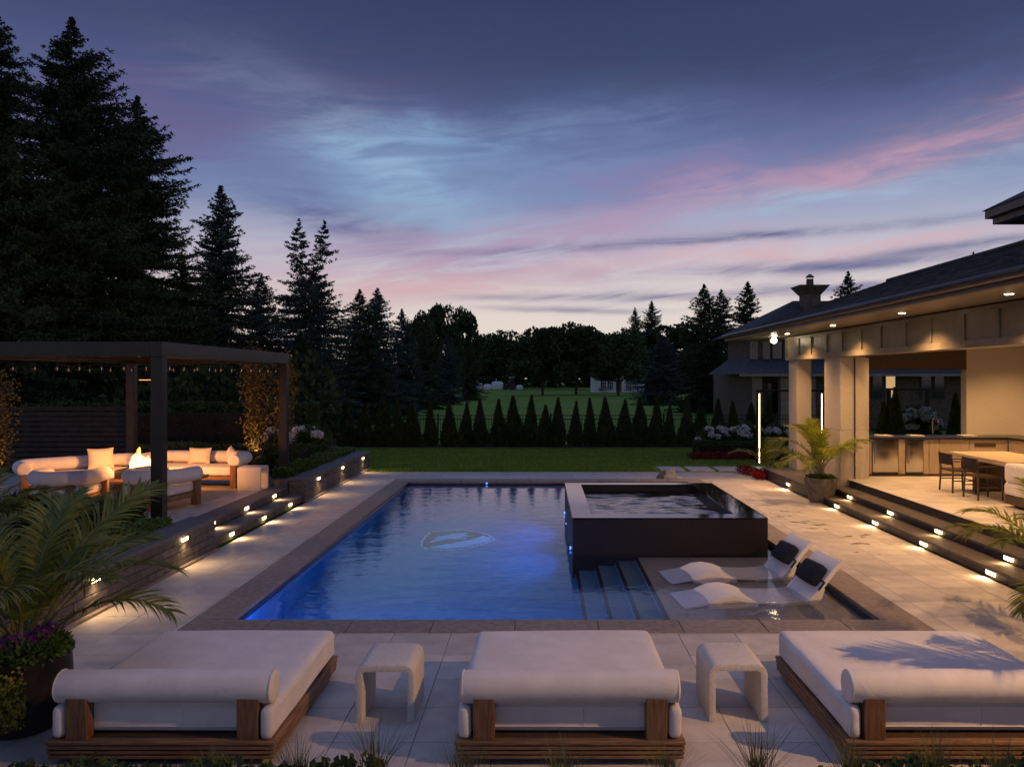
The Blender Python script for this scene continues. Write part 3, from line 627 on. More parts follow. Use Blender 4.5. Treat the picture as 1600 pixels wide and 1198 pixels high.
lounger('white wave lounger nearer the daybeds, with black headrest', (2.70, 10.05, -.30), R(6))

# ------------------------------------------------------------------ fire lounge
def upath(w, d, r, arms=True):
    P = []
    if arms: P += [(-w/2, 0)]
    P += [(-w/2 + r - r*math.cos(a), d - r + r*math.sin(a)) for a in np.linspace(0, math.pi/2, 8)]
    P += [(w/2 - r + r*math.sin(a), d - r + r*math.cos(a)) for a in np.linspace(0, math.pi/2, 8)]
    if arms: P += [(w/2, 0)]
    return P
def sofa(name, label, cat, loc, rz, w, d, r, group):
    t = empty(name, loc, rz, label, cat, group)
    P = [(x, y, .60) for x, y in upath(w, d, r)]
    o = MB().tube(P, .135, 16, True, True).build('bolster', M['fabric'], t, smooth=True, ang=70); soften(o, .004, int(w*10))
    cushion((-w/2+.02, w/2-.02, .0, d-.04, .26, .45), 'seat_cushion', M['fabric'], t, .06, .015, 12, 5)
    MB().box(-w/2+.0, w/2-.0, .03, d-.03, .17, .255).build('seat_frame', M['teak'], t, bevel=.006)
    MB().box(-w/2+.2, w/2-.2, d-.05, d-.01, .44, .58).build('back_rail', M['teak'], t)
    for sx in (-1, 1):
        MB().box(sx*w/2-.065, sx*w/2+.065, -.05, .08, 0, .50).build('leg', M['teak_z'], t, bevel=.005)
        MB().box(sx*(w/2-.28)-.06, sx*(w/2-.28)+.06, d-.10, d+.02, 0, .50).build('leg', M['teak_z'], t, bevel=.005)
    return t
FL = 'lounge seats round the fire table'
sofa('curved_sofa', 'white bolster sofa right of the fire, beside the side table', 'sofa', (-7.75, 16.75, PZ+.012), R(-4), 2.15, .85, .35, FL)
sofa('curved_sofa', 'white bolster sofa left of the fire, behind palm fronds', 'sofa', (-9.35, 15.75, PZ+.012), R(42), 2.1, .85, .35, FL)
sofa('lounge_chair', 'white bolster armchair behind the near pergola post', 'armchair', (-7.02, 14.62, PZ+.012), R(172), .98, .85, .45, FL)
sofa('lounge_chair', 'white bolster armchair left of the near one, behind palms', 'armchair', (-8.75, 14.45, PZ+.012), R(190), .98, .85, .45, FL)
def pillow(label, loc, rot, w=.52, h=.36):
    n = 12; V = []; F = []
    for s in (-1, 1):
        b0 = len(V)
        for i in range(n+1):
            for j in range(n+1):
                a, b = 2*i/n-1, 2*j/n-1; k = 1-.10*(1-abs(a))*abs(b)**3-.0; V.append((a*w/2*(1-.07*(1-b*b)), s*.085*((1-a**4)*(1-b**4))**.6, b*h/2*(1-.07*(1-a*a))))
        for i in range(n):
            for j in range(n): q = (b0+i*(n+1)+j, b0+(i+1)*(n+1)+j, b0+(i+1)*(n+1)+j+1, b0+i*(n+1)+j+1); F.append(q if s < 0 else q[::-1])
    o = MB().add(V, F).build('pillow', M['pillow'], smooth=True, ang=89); o.location = loc; o.rotation_euler = rot
    return tag(o, label, 'pillow', 'pillows on the fire lounge sofas')
pillow('oat pillow leaning on the sofa right of the fire', (-7.7, 17.30, PZ+.66), (R(-14), 0, R(-4)))
pillow('oat pillow at the arm of the sofa right of the fire', (-6.92, 17.12, PZ+.67), (R(-14), R(20), R(-50)), .40, .34)
pillow('oat pillow leaning on the sofa left of the fire', (-9.35, 16.30, PZ+.70), (R(-12), 0, R(42)), .50, .44)
def fire_table():
    t = wroot('fire_table', (-7.75, 15.4, PZ), 'low dark wood fire table with glass guard and flames', 'fire table')
    z = PZ+.012
    MB().box(-8.6, -6.9, 14.85, 15.95, z+.34, z+.40).build('table_top', M['teak'], t, bevel=.006)
    MB().box(-8.35, -7.15, 15.0, 15.8, z, z+.338).build('base', M['dark_wood'], t, bevel=.006)
    MB().box(-8.35, -7.65, 15.15, 15.65, z+.402, z+.43).build('burner_tray', M['black_metal'], t)
    for a in ((-8.4, -7.6, 15.10, 15.106), (-8.4, -7.6, 15.694, 15.70), (-8.4, -8.394, 15.11, 15.69), (-7.606, -7.6, 15.11, 15.69)):
        MB().box(*a, z+.402, z+.58).build('glass_guard', M['glass'], t)
    rr = random.Random(5)
    for k in range(34):
        x, y, s = rr.uniform(-8.3, -7.7), rr.uniform(15.2, 15.6), rr.uniform(.025, .05)
        MB().lathe([(s*.5, 0), (s, s*.5), (s*.7, s), (.002, s*1.2)], 6, (x, y, z+.428)).build('lava_rock', M['rock'], t)
    for k, (x, y, h, s) in enumerate(((-8.02, 15.4, .58, .10), (-7.84, 15.43, .40, .08), (-8.16, 15.36, .46, .08), (-7.76, 15.38, .22, .07), (-7.95, 15.5, .36, .10), (-8.06, 15.3, .28, .09))):
        n = 14; ph = rr.uniform(0, 6); path = [(x + .07*s/.1*math.sin(ph+3.2*i/n)*i/n, y + .04*math.cos(ph+2.6*i/n)*i/n, h*i/n) for i in range(n+1)]
        rad = [s*(.45 + 1.1*(i/n))*(1-(i/n))**.75*(1+.25*math.sin(ph*2+i*1.7)) + .003 for i in range(n+1)]
        f = MB().tube([(a, b, c) for a, b, c in path], rad, 10); o = f.build('flame', M['flame'], t, off=(x, y, 0), smooth=True, ang=89); o.location = Vector((x, y, z+.43)) - t.location
    lamp('fire_glow', 'POINT', (-7.95, 15.4, z+.85), 240, (1, .38, .11), t, shadow_soft_size=.16)
    b = wroot('glass_lantern', (-7.2, 15.1, z+.402), 'small clear glass lantern on the fire table edge', 'lantern')
    MB().lathe([(.05, 0), (.055, .01), (.055, .12), (.03, .15), (.022, .20), (.03, .205)], 14, (-7.2, 15.1, z+.402)).build('glass_body', M['glass'], b, smooth=True)
    MB().tube([(-7.2, 15.1, z+.41), (-7.2, 15.1, z+.48)], .025, 10).build('candle', M['fabric'], b)
fire_table()

# ------------------------------------------------------------------ right: steps, pavilion
FZ = .45
def right_steps():
    s = wroot('pavilion_steps', (6.5, 11, 0), 'three dark stone steps with lamps along the pavilion', 'steps')
    xs = (6.18, 6.55, 6.92); y0, y1 = 3.0, 17.25
    for k in range(2):
        z = .15*(k+1); n = 12
        for i in range(n):
            a, b = y0+(y1-y0)*i/n, y0+(y1-y0)*(i+1)/n
            MB().box(xs[k]-.025, xs[k+1]+.02, a+.002, b-.002, z-.04, z).build('tread', M['step_stone'], s, bevel=.004, seg=1)
    for k in range(3): MB().box(xs[k], xs[k]+(.39 if k < 2 else .06), y0, y1, 0 if k == 0 else .15*k+.001, .15*(k+1)-.042).build('riser', M['riser'], s)
    for y in (5.2, 6.9, 8.72, 10.55, 12.4, 14.2, 16.05): step_lamp(s, xs[0]-.002, y, .098, -1, .22)
    for y in (5.5, 7.2, 8.95, 10.75, 12.65, 14.4, 16.3): step_lamp(s, xs[1]-.002, y, .248, -1, .22)
right_steps()
def landing():
    s = wroot('stone_landing', (6.6, 19, 0), 'dark stone landing at the pavilion end beside potted palm', 'landing')
    for i in range(4):
        a, b = 17.27+i*.95, 17.27+(i+1)*.95
        MB().box(6.05, 7.6, a+.002, b-.002, .26, .30).build('slab', M['step_stone'], s, bevel=.004, seg=1)
    MB().box(6.08, 7.6, 17.27, 21.06, 0, .258).build('riser', M['riser'], s)
    step_lamp(s, 6.076, 18.9, .16, -1, .22)
landing()
def pavilion():
    g = wroot('pavilion', (9.5, 16, 0), 'open stone pavilion with panelled beam and kitchen inside', 'pavilion')
    # floor
    MB().box(6.99, 15, 3, 18.7, 0, FZ-.014).build('floor_base', M['joint'], g)
    fl = g
    for i in range(9):
        for j in range(9):
            a, b = 6.99+i*.9, 10.2+j*.95
            MB().box(a-(.05 if i == 0 else 0)+.002, a+.898, b+.002, b+.948, FZ-.014, FZ).build('floor_tile', M['paver'], fl)
    # pillars
    for x0, x1, y0, y1, zb in ((6.78, 7.36, 17.42, 18.40, .30), (6.78, 7.17, 20.4, 21.05, .30)):
        MB().box(x0, x1, y0, y1, zb, 1.55).build('pillar', M['plaster_wall'], g, bevel=.004, seg=1)
        MB().box(x0, x1, y0, y1, 1.556, 3.22).build('pillar', M['plaster_wall'], g, bevel=.004, seg=1)
    MB().box(7.09, 7.115, 17.405, 17.42, .46, 3.2).build('screen_track', M['black_metal'], g)
    MB().box(7.36, 7.46, 17.5, 18.3, .46, 3.2).build('jamb', M['plaster_wall'], g)
    # rear wall and opening
    MB().box(10.35, 15, 18.7, 18.95, FZ, 3.735).build('rear_wall', M['plaster_wall'], g)
    MB().box(7.46, 10.35, 18.7, 18.95, 2.95, 3.735).build('header', M['wood_ceiling'], g)
    MB().box(14.8, 15, 3, 18.7, FZ, 3.735).build('side_wall', M['plaster_wall'], g)
    # panelled beam
    bx, y0, y1, zb, zt = 6.70, 9.0, 21.1, 3.22, 3.84
    MB().box(bx+.03, bx+.42, y0, y1, zb+.002, zt).build('beam', M['beam_paint'], g)
    MB().box(bx, bx+.03, y0, y1, zb, zb+.12).build('beam_rail', M['beam_paint'], g, bevel=.003, seg=1)
    MB().box(bx, bx+.03, y0, y1, zt-.07, zt-.002).build('beam_rail', M['beam_paint'], g, bevel=.003, seg=1)
    MB().box(bx+.005, 7.3, y1+.002, y1+.03, zb, zt-.002).build('beam_end', M['beam_paint'], g)
    y = y1; k = 0
    while y > y0 + .3:
        w = .10 if k % 2 else .045; MB().box(bx+.001, bx+.028 + (.02 if k % 2 else 0), y-w, y, zb+.122, zt-.072).build('stile', M['beam_paint'] , g, bevel=.003, seg=1); y -= .98; k += 1
    # ceiling boards
    x = 7.13; k = 0
    while x < 14.8:
        MB().box(x+.003, x+.197, 9.0, 21.0, 3.74, 3.765).build('ceiling_board', M['wood_ceiling'], g); x += .2
    # soffit boards and eave
    ez = 3.86
    MB().box(5.52, 6.72, 7.9, 22.7, ez, ez+.02).build('soffit', M['beam_paint'], g)
    MB().box(6.72, 15, 21.14, 22.7, ez, ez+.02).build('soffit', M['beam_paint'], g)
    MB().box(5.44, 5.52, 7.9, 22.76, ez-.03, ez+.10).build('fascia', M['gutter'], g)
    MB().tube([(5.40, 7.9, ez+.09), (5.40, 22.8, ez+.09)], .065, 10).build('gutter', M['gutter'], g, smooth=True)
    MB().box(5.52, 15, 22.70, 22.76, ez-.03, ez+.10).build('fascia', M['gutter'], g)
    # roof: shingle courses
    sl = .335; xr = 10.3; rf = MB(); zr = lambda x: ez + .12 + sl*(x-5.36)
    MB().add([(5.36, 7.9, zr(5.36)-.03), (xr, 7.9, zr(xr)-.03), (xr, 22.85, zr(xr)-.03), (5.36, 22.85, zr(5.36)-.03)], [(0,1,2,3)]).build('roof_deck', M['shingle'], g)
    MB().add([(xr, 7.9, zr(xr)-.03), (15.4, 7.9, zr(5.2)-.03), (15.4, 22.85, zr(5.2)-.03), (xr, 22.85, zr(xr)-.03)], [(0,1,2,3)]).build('roof_deck', M['shingle'], g)
    MB().add([(5.4, 22.84, ez+.1), (15.3, 22.84, ez+.1), (xr, 22.84, zr(xr)-.04)], [(0,1,2)]).build('gable', M['beam_paint'], g)
    x = 5.33; k = 0; r = random.Random(3); cr = MB()
    while x < xr - .05:
        y = 7.9 - r.uniform(0, .4)
        while y < 22.85:
            L = r.uniform(.28, .42); e = r.uniform(0, .006); a, b = max(y, 7.9), min(y+L-.006, 22.86)
            if b-a > .05 and b > 7.9: cr.add([(x-.005, a, zr(x)-.012+e), (x+.21, a, zr(x+.21)-.022), (x+.21, b, zr(x+.21)-.022), (x-.005, b, zr(x)-.012+e), (x-.005, a, zr(x)-.03), (x-.005, b, zr(x)-.03)], [(0,1,2,3),(4,0,3,5)])
            y += L
        x += .20; k += 1
    tag(cr.build('shingles', mat('roof shingle tabs', (.03,.032,.038), (.07,.072,.08), .85, 4, 8, .5, 30, island=.4), g), kind='stuff')
    MB().tube([(xr, 7.9, zr(xr)), (xr, 22.86, zr(xr))], .06, 6).build('ridge_cap', M['shingle'], g)
    # soffit lamps
    for y in (10.1, 13.1, 16.2, 19.2):
        MB().lathe([(.07, -.012), (.07, .0)], 18, (6.15, y, ez-.001)).build('soffit_lamp_trim', M['white_shell'], g)
        MB().lathe([(.052, -.016), (.052, -.008)], 18, (6.15, y, ez-.001)).build('soffit_lamp', M['lens'], g)
        lamp('soffit_light', 'SPOT', (6.15, y, ez-.03), 400, WARM, g, (6.0, y, 0), spot_size=R(135), spot_blend=.9, shadow_soft_size=.05)
    # ceiling lamps inside
    for x, y in ((8.3, 17.0), (9.8, 17.0), (11.3, 17.2), (8.6, 14.2), (10.4, 14.2), (9.4, 11.4), (12.3, 15.6)):
        MB().lathe([(.06, -.012), (.06, .0)], 16, (x, y, 3.739)).build('ceiling_lamp', M['lens'], g)
        lamp('ceiling_light', 'SPOT', (x, y, 3.70), 250, WARM, g, (x, y, 0), spot_size=R(130), spot_blend=.8, shadow_soft_size=.05)
    # flood lamp at the corner
    f = MB().box(6.22, 6.40, 20.95, 21.03, 3.70, 3.82); f.build('flood_housing', M['black_metal'], g, bevel=.01)
    MB().tube([(6.31, 20.99, 3.80), (6.31, 20.99, 3.87)], .02, 8).build('flood_bracket', M['black_metal'], g)
    MB().lathe([(.002, -.08), (.05, -.068), (.075, -.02), (.078, .02), (.06, .055), (.02, .07)], 18, (6.31, 20.84, 3.76)).build('flood_lamp', M['flood_lens'], g, smooth=True)
    lamp('flood_light', 'SPOT', (6.31, 20.80, 3.62), 420, WARM, g, (4.4, 17.5, 0), spot_size=R(96), spot_blend=.8, shadow_soft_size=.06)
pavilion()
def kitchen():
    k = wroot('outdoor_kitchen', (9, 18.2, FZ), 'outdoor kitchen counter with black top and steel fridges', 'kitchen counter')
    yf = 17.92; z0, z1 = FZ, FZ+.86
    xs = [7.47, 7.72, 8.32, 8.50, 8.90, 9.05, 9.30]
    MB().box(7.47, 11.6, yf+.03, 18.68, z0, z1).build('carcass', M['dark_wood'], k)
    MB().box(7.46, 11.6, yf-.04, 18.70, z1+.002, z1+.05).build('counter_top', M['counter'], k, bevel=.004, seg=1)
    MB().box(10.86, 11.6, 13.4, yf-.042, z1+.002, z1+.05).build('counter_top', M['counter'], k, bevel=.004, seg=1)
    MB().box(10.90, 11.6, 13.4, yf-.002, z0, z1).build('carcass', M['cabinet'], k)
    for a, b in ((7.48, 7.71), (8.335, 8.49), (8.915, 9.04), (9.05, 9.28), (9.29, 9.98), (9.99, 10.88)):
        MB().box(a, b, yf, yf+.028, z0+.06, z1-.004).build('cabinet_panel', M['cabinet'], k, bevel=.003, seg=1)
    for a, b in ((7.72, 8.325), (8.50, 8.905)):
        d = MB().box(a+.006, b-.006, yf-.012, yf+.028, z0+.10, z1-.01).build('fridge_door', M['steel'], k, bevel=.006)
        MB().tube([(a+.05, yf-.05, z0+.3), (a+.05, yf-.05, z1-.12)], .011, 8).build('fridge_handle', M['chrome'], k)
        MB().box(a+.006, b-.006, yf+.01, yf+.028, z0+.01, z0+.09).build('fridge_grille', M['black_metal'], k)
    MB().box(10.1, 10.6, yf-.008, yf-.002, z1-.17, z1-.09).build('drawer_slot', M['dark_wood'], k)
    # tap and sink
    MB().box(9.15, 9.75, 18.05, 18.45, z1+.0505, z1+.053).build('sink', M['black_metal'], k)
    MB().tube([(9.42, 18.5, z1+.05), (9.42, 18.5, z1+.40), (9.43, 18.47, z1+.46), (9.45, 18.40, z1+.48), (9.47, 18.32, z1+.45), (9.47, 18.30, z1+.34)], .014, 8).build('tap', M['chrome'], k, smooth=True)
    for x in (8.0, 8.75, 10.0):
        MB().box(x, x+.34, 18.2, 18.5, z1+.052, z1+.075).build('tray', M['concrete'], k, bevel=.006)
kitchen()
def dining():
    t = wroot('dining_table', (9.1, 15, FZ), 'pale wood dining table on dark block legs in pavilion', 'table')
    MB().box(8.52, 9.72, 14.0, 16.1, FZ+.67, FZ+.76).build('table_top', M['table_top'], t, bevel=.006)
    for y in (14.45, 15.65): MB().box(8.85, 9.4, y-.12, y+.12, FZ, FZ+.669).build('leg', M['dark_wood'], t)
    def chair(label, x, y, rz):
        c = empty('dining_chair', (x, y, FZ), rz, label, 'chair', 'dark dining chairs along the pavilion table')
        for sx in (-1, 1):
            MB().tube([(sx*.25, -.23, 0), (sx*.23, -.21, .45), (sx*.235, -.25, .78)], .018, 8).build('leg', M['dark_wood'], c)
            MB().tube([(sx*.24, .24, 0), (sx*.23, .22, .62)], .017, 8).build('leg', M['dark_wood'], c)
            MB().tube([(sx*.232, -.22, .24), (sx*.232, .22, .24)], .011, 6).build('stretcher', M['dark_wood'], c)
            MB().box(sx*.235-.025, sx*.235+.025, -.24, .24, .62, .64).build('armrest', M['dark_wood'], c, bevel=.006)
        MB().tube([(-.23, .22, .24), (.23, .22, .24)], .011, 6).build('stretcher', M['dark_wood'], c)
        MB().box(-.245, .245, -.22, .24, .42, .455).build('seat', M['dark_wood'], c, bevel=.01)
        MB().add([(-.25,-.245,.56),(-.12,-.29,.56),(.12,-.29,.56),(.25,-.245,.56),(-.25,-.255,.78),(-.12,-.30,.78),(.12,-.30,.78),(.25,-.255,.78),
                  (-.25,-.225,.56),(-.12,-.27,.56),(.12,-.27,.56),(.25,-.225,.56),(-.25,-.235,.78),(-.12,-.28,.78),(.12,-.28,.78),(.25,-.235,.78)],
                 [(0,1,5,4),(1,2,6,5),(2,3,7,6),(9,8,12,13),(10,9,13,14),(11,10,14,15),(4,5,13,12),(5,6,14,13),(6,7,15,14),(1,0,8,9),(2,1,9,10),(3,2,10,11),(0,4,12,8),(7,3,11,15)]).build('backrest', M['black_fabric'], c)
    chair('dark dining chair at the kitchen end of the pavilion table', 8.42, 15.55, R(-90)); chair('dark dining chair at the near end of the pavilion table', 8.40, 14.62, R(-90))
    s = empty('pavilion_sofa', (8.75, 12.85, FZ), R(90), 'pale sofa cut by the picture edge in the pavilion', 'sofa')
    MB().box(-.95, .95, -.42, .42, .05, .20).build('base', M['dark_wood'], s)
    cushion((-.95, .95, -.40, .45, .21, .43), 'seat_cushion', M['fabric'], s, .06, .02, 12, 3)
    cushion((-.95, .95, .22, .45, .435, .78), 'back_cushion', M['fabric'], s, .07, .02, 12, 4)
    cushion((-.97, -.74, -.42, .21, .435, .62), 'armrest', M['fabric'], s, .06, .01, 10, 6); cushion((.74, .97, -.42, .21, .435, .62), 'armrest', M['fabric'], s, .06, .01, 10, 7)
dining()

# ------------------------------------------------------------------ main house at the right edge, flood lamps on its eave
def main_house():
    g = wroot('main_house', (9, 5, 0), 'brown main house eave corner cutting in at upper right', 'house')
    zx = 4.86; cx, cy = 6.14, 10.45
    MB().box(cx+.12, 16, -4, cy-.12, zx, zx+.03).build('soffit', M['gutter'], g)
    MB().box(cx, 16, cy-.12, cy, zx-.03, zx+.14).build('fascia', M['gutter'], g); MB().box(cx, cx+.12, -4, cy-.122, zx-.03, zx+.14).build('fascia', M['gutter'], g)
    MB().box(cx-.06, 16, cy+.002, cy+.08, zx+.06, zx+.17).build('gutter', M['gutter'], g); MB().box(cx-.08, cx-.002, -4, cy, zx+.06, zx+.17).build('gutter', M['gutter'], g)
    MB().add([(cx-.1, cy+.1, zx+.17), (16, cy+.1, zx+.17), (16, cy-4, zx+2.4), (cx+4, cy-4, zx+2.4), (cx-.1, -4, zx+.17), (cx+4, -4, zx+2.4)], [(0,1,2,3),(4,0,3,5)]).build('roof', M['shingle'], g)
    MB().box(8.2, 8.5, -4, 8.6, 0, zx).build('wall', M['brick_dark'], g)
    MB().box(8.5, 16, 8.3, 8.6, 0, zx).build('wall', M['brick_dark'], g)
    for y, e in ((3.4, 1500),):
        MB().box(6.9, 7.08, y-.06, y+.06, zx-.16, zx-.03).build('flood_housing', M['black_metal'], g, bevel=.01)
        MB().lathe([(.05, -.02), (.05, 0)], 14, (6.99, y, zx-.165)).build('flood_lamp', M['flood_lens'], g)
        lamp('flood_light', 'SPOT', (6.97, y, zx-.22), e, WARM, g, (1.5, 6.5, 0), spot_size=R(125), spot_blend=.7, shadow_soft_size=.05)
main_house()

# ------------------------------------------------------------------ garden screens with light strips
def portal(label, xs, y, zt, strips, base=-.02):
    g = wroot('garden_screen', ((xs[0]+xs[1])/2, y, base), label, 'screen', 'dark garden screens')
    for x, s in zip(xs, strips):
        MB().box(x-.07, x+.07, y, y+.14, base, zt).build('post', M['bronze'], g, bevel=.004, seg=1)
        if s: MB().box(x-.012, x+.012, y-.012, y-.002, base+.05, zt-.06).build('light_strip', M['led_strip'], g)
    MB().box(xs[0]-.1, xs[1]+.1, y-.02, y+.16, zt+.002, zt+.07).build('top_bar', M['bronze'], g, bevel=.004, seg=1)
portal('dark garden screen with two glowing upright light strips', (6.98, 8.98), 24.6, 2.3, (1, 1))
portal('dark garden screen seen through the kitchen opening, unlit', (10.95, 12.15), 24.2, 2.35, (0, 0))

# stepping stones, rocks, wet marks
for i, nm in enumerate(('first', 'second', 'third', 'fourth')):
    x = 3.55 + i*.86
    o = MB().box(x, x+.72, 22.72, 23.75, -.03, .012).build('stepping_stone', M['paver'], bevel=.006)
    tag(o, f'pale stepping stone in the lawn, {nm} from the pool side', 'stepping stone', 'stepping stones in the lawn')
def rockpile():
    g = wroot('rock_pair', (3.45, 21.1, 0), 'pale and dark rocks lying on coping behind the spa', 'rocks')
    for x, s, m_ in ((3.30, .16, 'wall_stone'), (3.52, .20, 'rock')):
        o = MB().add([(x-s,20.95,.004),(x+s,20.95,.004),(x+s*.9,21.25,.004),(x-s*.8,21.25,.004),(x-s*.4,21.0,s*1.1),(x+s*.5,21.02,s*1.5),(x+s*.3,21.18,s*1.2)], [(3,2,1,0),(0,1,5,4),(1,2,6,5),(2,3,6),(3,0,4,6),(4,5,6)]).build('rock', M[m_], g, bevel=.012)
rockpile()
def wet():
    r = random.Random(9); mb = MB()
    def blot(x, y, a, b, rot):
        n = 14; pts = []
        for k in range(n):
            t = 2*math.pi*k/n; q = r.uniform(.45, 1.15); px, py = a*q*math.cos(t), b*q*math.sin(t); pts.append((x + px*math.cos(rot)-py*math.sin(rot), y + px*math.sin(rot)+py*math.cos(rot), .0042))
        mb.add(pts, [tuple(range(n))])
    for x, y, a, b in ((4.75,16.6,.16,.05),(5.0,15.8,.14,.05),(4.72,15.2,.10,.05),(4.9,14.6,.22,.07),(5.15,14.35,.16,.05),(4.95,14.0,.12,.04),(5.3,13.3,.20,.05),(5.62,13.4,.14,.04),(5.25,12.75,.18,.07),(4.98,12.1,.07,.03),(4.7,17.3,.12,.05),(4.45,15.5,.08,.04)):
        blot(x, y, a, b, r.uniform(-.5, .5)); blot(x+r.uniform(.1, .3), y+r.uniform(-.15, .15), a*.5, b*.7, r.uniform(-.6, .6))
    tag(mb.build('wet_splashes', mat('wet paving', (.24, .22, .20), (.30, .28, .26), .15, 20)), 'dark wet splashes on the paving beside the spa', 'water splashes', None, 'stuff')
wet()

# ------------------------------------------------------------------ vegetation
def frond(L, seed, droop=1.0, nl=34, lw=.035, ll=.42):
    """arching palm frond in local space, base at origin, growing along +Y and up; returns (V, F, stem path)"""
    r = np.random.default_rng(seed); n = 14; s = np.linspace(0, 1, n); a0 = R(r.uniform(58, 76)); P = [np.zeros(3)]
    for i in range(1, n):
        a = a0 - droop*(s[i]**1.5)*R(95); P.append(P[-1] + np.array([0, math.cos(a), math.sin(a)])*L/(n-1))
    P = np.array(P); V = []; F = []
    for k in range(nl):
        t = .22 + .78*k/(nl-1); i = min(int(t*(n-1)), n-2); f = t*(n-1)-i; p = P[i]*(1-f)+P[i+1]*f; d = nrm(P[min(i+1, n-1)]-P[max(i, 0)])
        up = np.cross(np.array([1., 0, 0]), d); size = ll*(math.sin(math.pi*(.12+.80*(t-.22)/.78))**.7)*r.uniform(.85, 1.1)
        for sx in (-1, 1):
            dirv = nrm(np.array([sx*1.0, 0, 0])*(1.0-.45*t) + d*(.55+.5*t) + up*.30 + r.normal(size=3)*.07)
            w = lw*r.uniform(.8, 1.15); side = nrm(np.cross(dirv, up+r.normal(size=3)*.25)); m = 4; b = len(V)
            for q in range(m+1):
                u = q/m; c = p + dirv*size*u + np.array([0, 0, -1])*size*.38*u*u; ww = w*(.45+.55*math.sin(math.pi*min(1, u*.9+.12)))*(1-u**3)
                V += [c - side*ww/2, c + side*ww/2]
            F += [(b+2*q, b+2*q+1, b+2*q+3, b+2*q+2) for q in range(m)]
    return np.array(V), np.array(F), P
FROND = []
for k in range(5):
    V, F, P = frond(1.25, 40+k, .50+.11*k, 46, .021, .42); o = np_mesh('frond', V, F, M['palm']); st = MB().tube([tuple(p) for p in P], [.012*(1-.8*i/13)+.002 for i in range(14)], 5).build('rachis', M['palm_stem'], o)
    FROND.append(o)
def palm(t, base, n, size, spread=.12, zs=.3, seed=0, tilt=(0, 0)):
    """fronds and canes as parts of thing t; base in local coordinates"""
    r = random.Random(seed)
    for i in range(n):
        o = FROND[i % 5].copy(); COL.objects.link(o); st = FROND[i % 5].children[0].copy(); COL.objects.link(st); st.parent = o; o.parent = t
        a = 2*math.pi*(i*.382 + r.uniform(-.06, .06)); s = size*r.uniform(.7, 1.1); rr = spread*r.uniform(.2, 1)
        o.location = (base[0]+rr*math.sin(-a), base[1]+rr*math.cos(a), base[2]+zs*r.uniform(.3, 1)); o.scale = (s, s, s)
        inner = i/n; o.rotation_euler = (R(r.uniform(-6, 22)) - R(26)*inner + tilt[0], R(r.uniform(-12, 12)) + tilt[1], a)
        if i % 2 == 0: MB().tube([(base[0]+rr*.5*math.sin(-a), base[1]+rr*.5*math.cos(a), base[2]-.02), tuple(o.location)], .016*size, 6).build('cane', M['palm_stem'], t)
def leafball(n, c, rad, L, W, seed, flat=1.0, up=.3):
    r = np.random.default_rng(seed); d = nrm(r.normal(size=(n, 3))); q = r.uniform(.35, 1, (n, 1))**.5; p = d*q*np.array(rad)*(1+.16*np.sin(d[:, :1]*5+seed)*np.cos(d[:, 1:2]*6)) + np.array(c)
    return leaves(p, d*flat + r.normal(size=(n, 3))*.6 + np.array([0, 0, up]), L*r.uniform(.7, 1.3, n), W*r.uniform(.7, 1.3, n), r)
def merge(lst):
    Vs, Fs, o = [], [], 0
    for V, F in lst: Vs.append(V); Fs.append(F+o); o += len(V)
    return np.concatenate(Vs), np.concatenate(Fs)

# potted palm by the near left daybed
t = empty('potted_palm', (-4.08, 6.05, 0), 0, 'large palm in black pot with purple flowers, lower left', 'potted palm')
MB().lathe([(.20, 0), (.24, .02), (.31, .22), (.34, .42), (.33, .55), (.35, .58), (.35, .61), (.30, .61), (.29, .55)], 28).build('pot', M['black_pot'], t, smooth=True)
MB().lathe([(.29, .55), (.01, .57)], 20).build('soil', M['soil'], t)
palm(t, (0, 0, .56), 24, 1.06, .16, .34, 3, (R(-8), 0))
V, F = merge([leafball(620, (.08+.18*math.cos(a), .18*math.sin(a)-.08, .66), (.13, .11, .09), .04, .028, k, .5) for k, a in enumerate((3.6, 4.4, 5.2, 6.0, .4))]); np_mesh('flower_leaves', V, F, M['cover'], t)
V, F = merge([leafball(130, (-.05+.24*math.cos(a), .22*math.sin(a)-.06, .72), (.12, .10, .08), .032, .034, k+9, .5) for k, a in enumerate((3.3, 4.0, 4.7, 5.4, 6.1, .5))]); np_mesh('purple_flowers', V, F, M['purple_petal'], t)
V, F = merge([leafball(230, (.08+.09*k-.22, -.36-.01*k, .38-.03*(k % 2)), (.05, .05, .22), .032, .024, k+19, .4, -.5) for k in range(5)]); np_mesh('trailing_leaves', V, F, M['gold_leaf'], t)

# potted palm at the pavilion pillar
t = empty('potted_palm', (6.20, 17.05, 0), 0, 'palm in tapered grey pot at the pavilion pillar', 'potted palm')
MB().lathe([(.22, 0), (.24, .02), (.31, .25), (.36, .48), (.36, .54), (.31, .54), (.30, .48)], 28).build('pot', M['pot'], t, smooth=True)
MB().lathe([(.30, .48), (.01, .50)], 20).build('soil', M['soil'], t)
palm(t, (0, 0, .50), 17, 1.02, .12, .40, 8)
V, F = leafball(500, (0, 0, .54), (.31, .31, .06), .06, .04, 5, .5); np_mesh('underplanting', V, F, M['boxwood'], t)
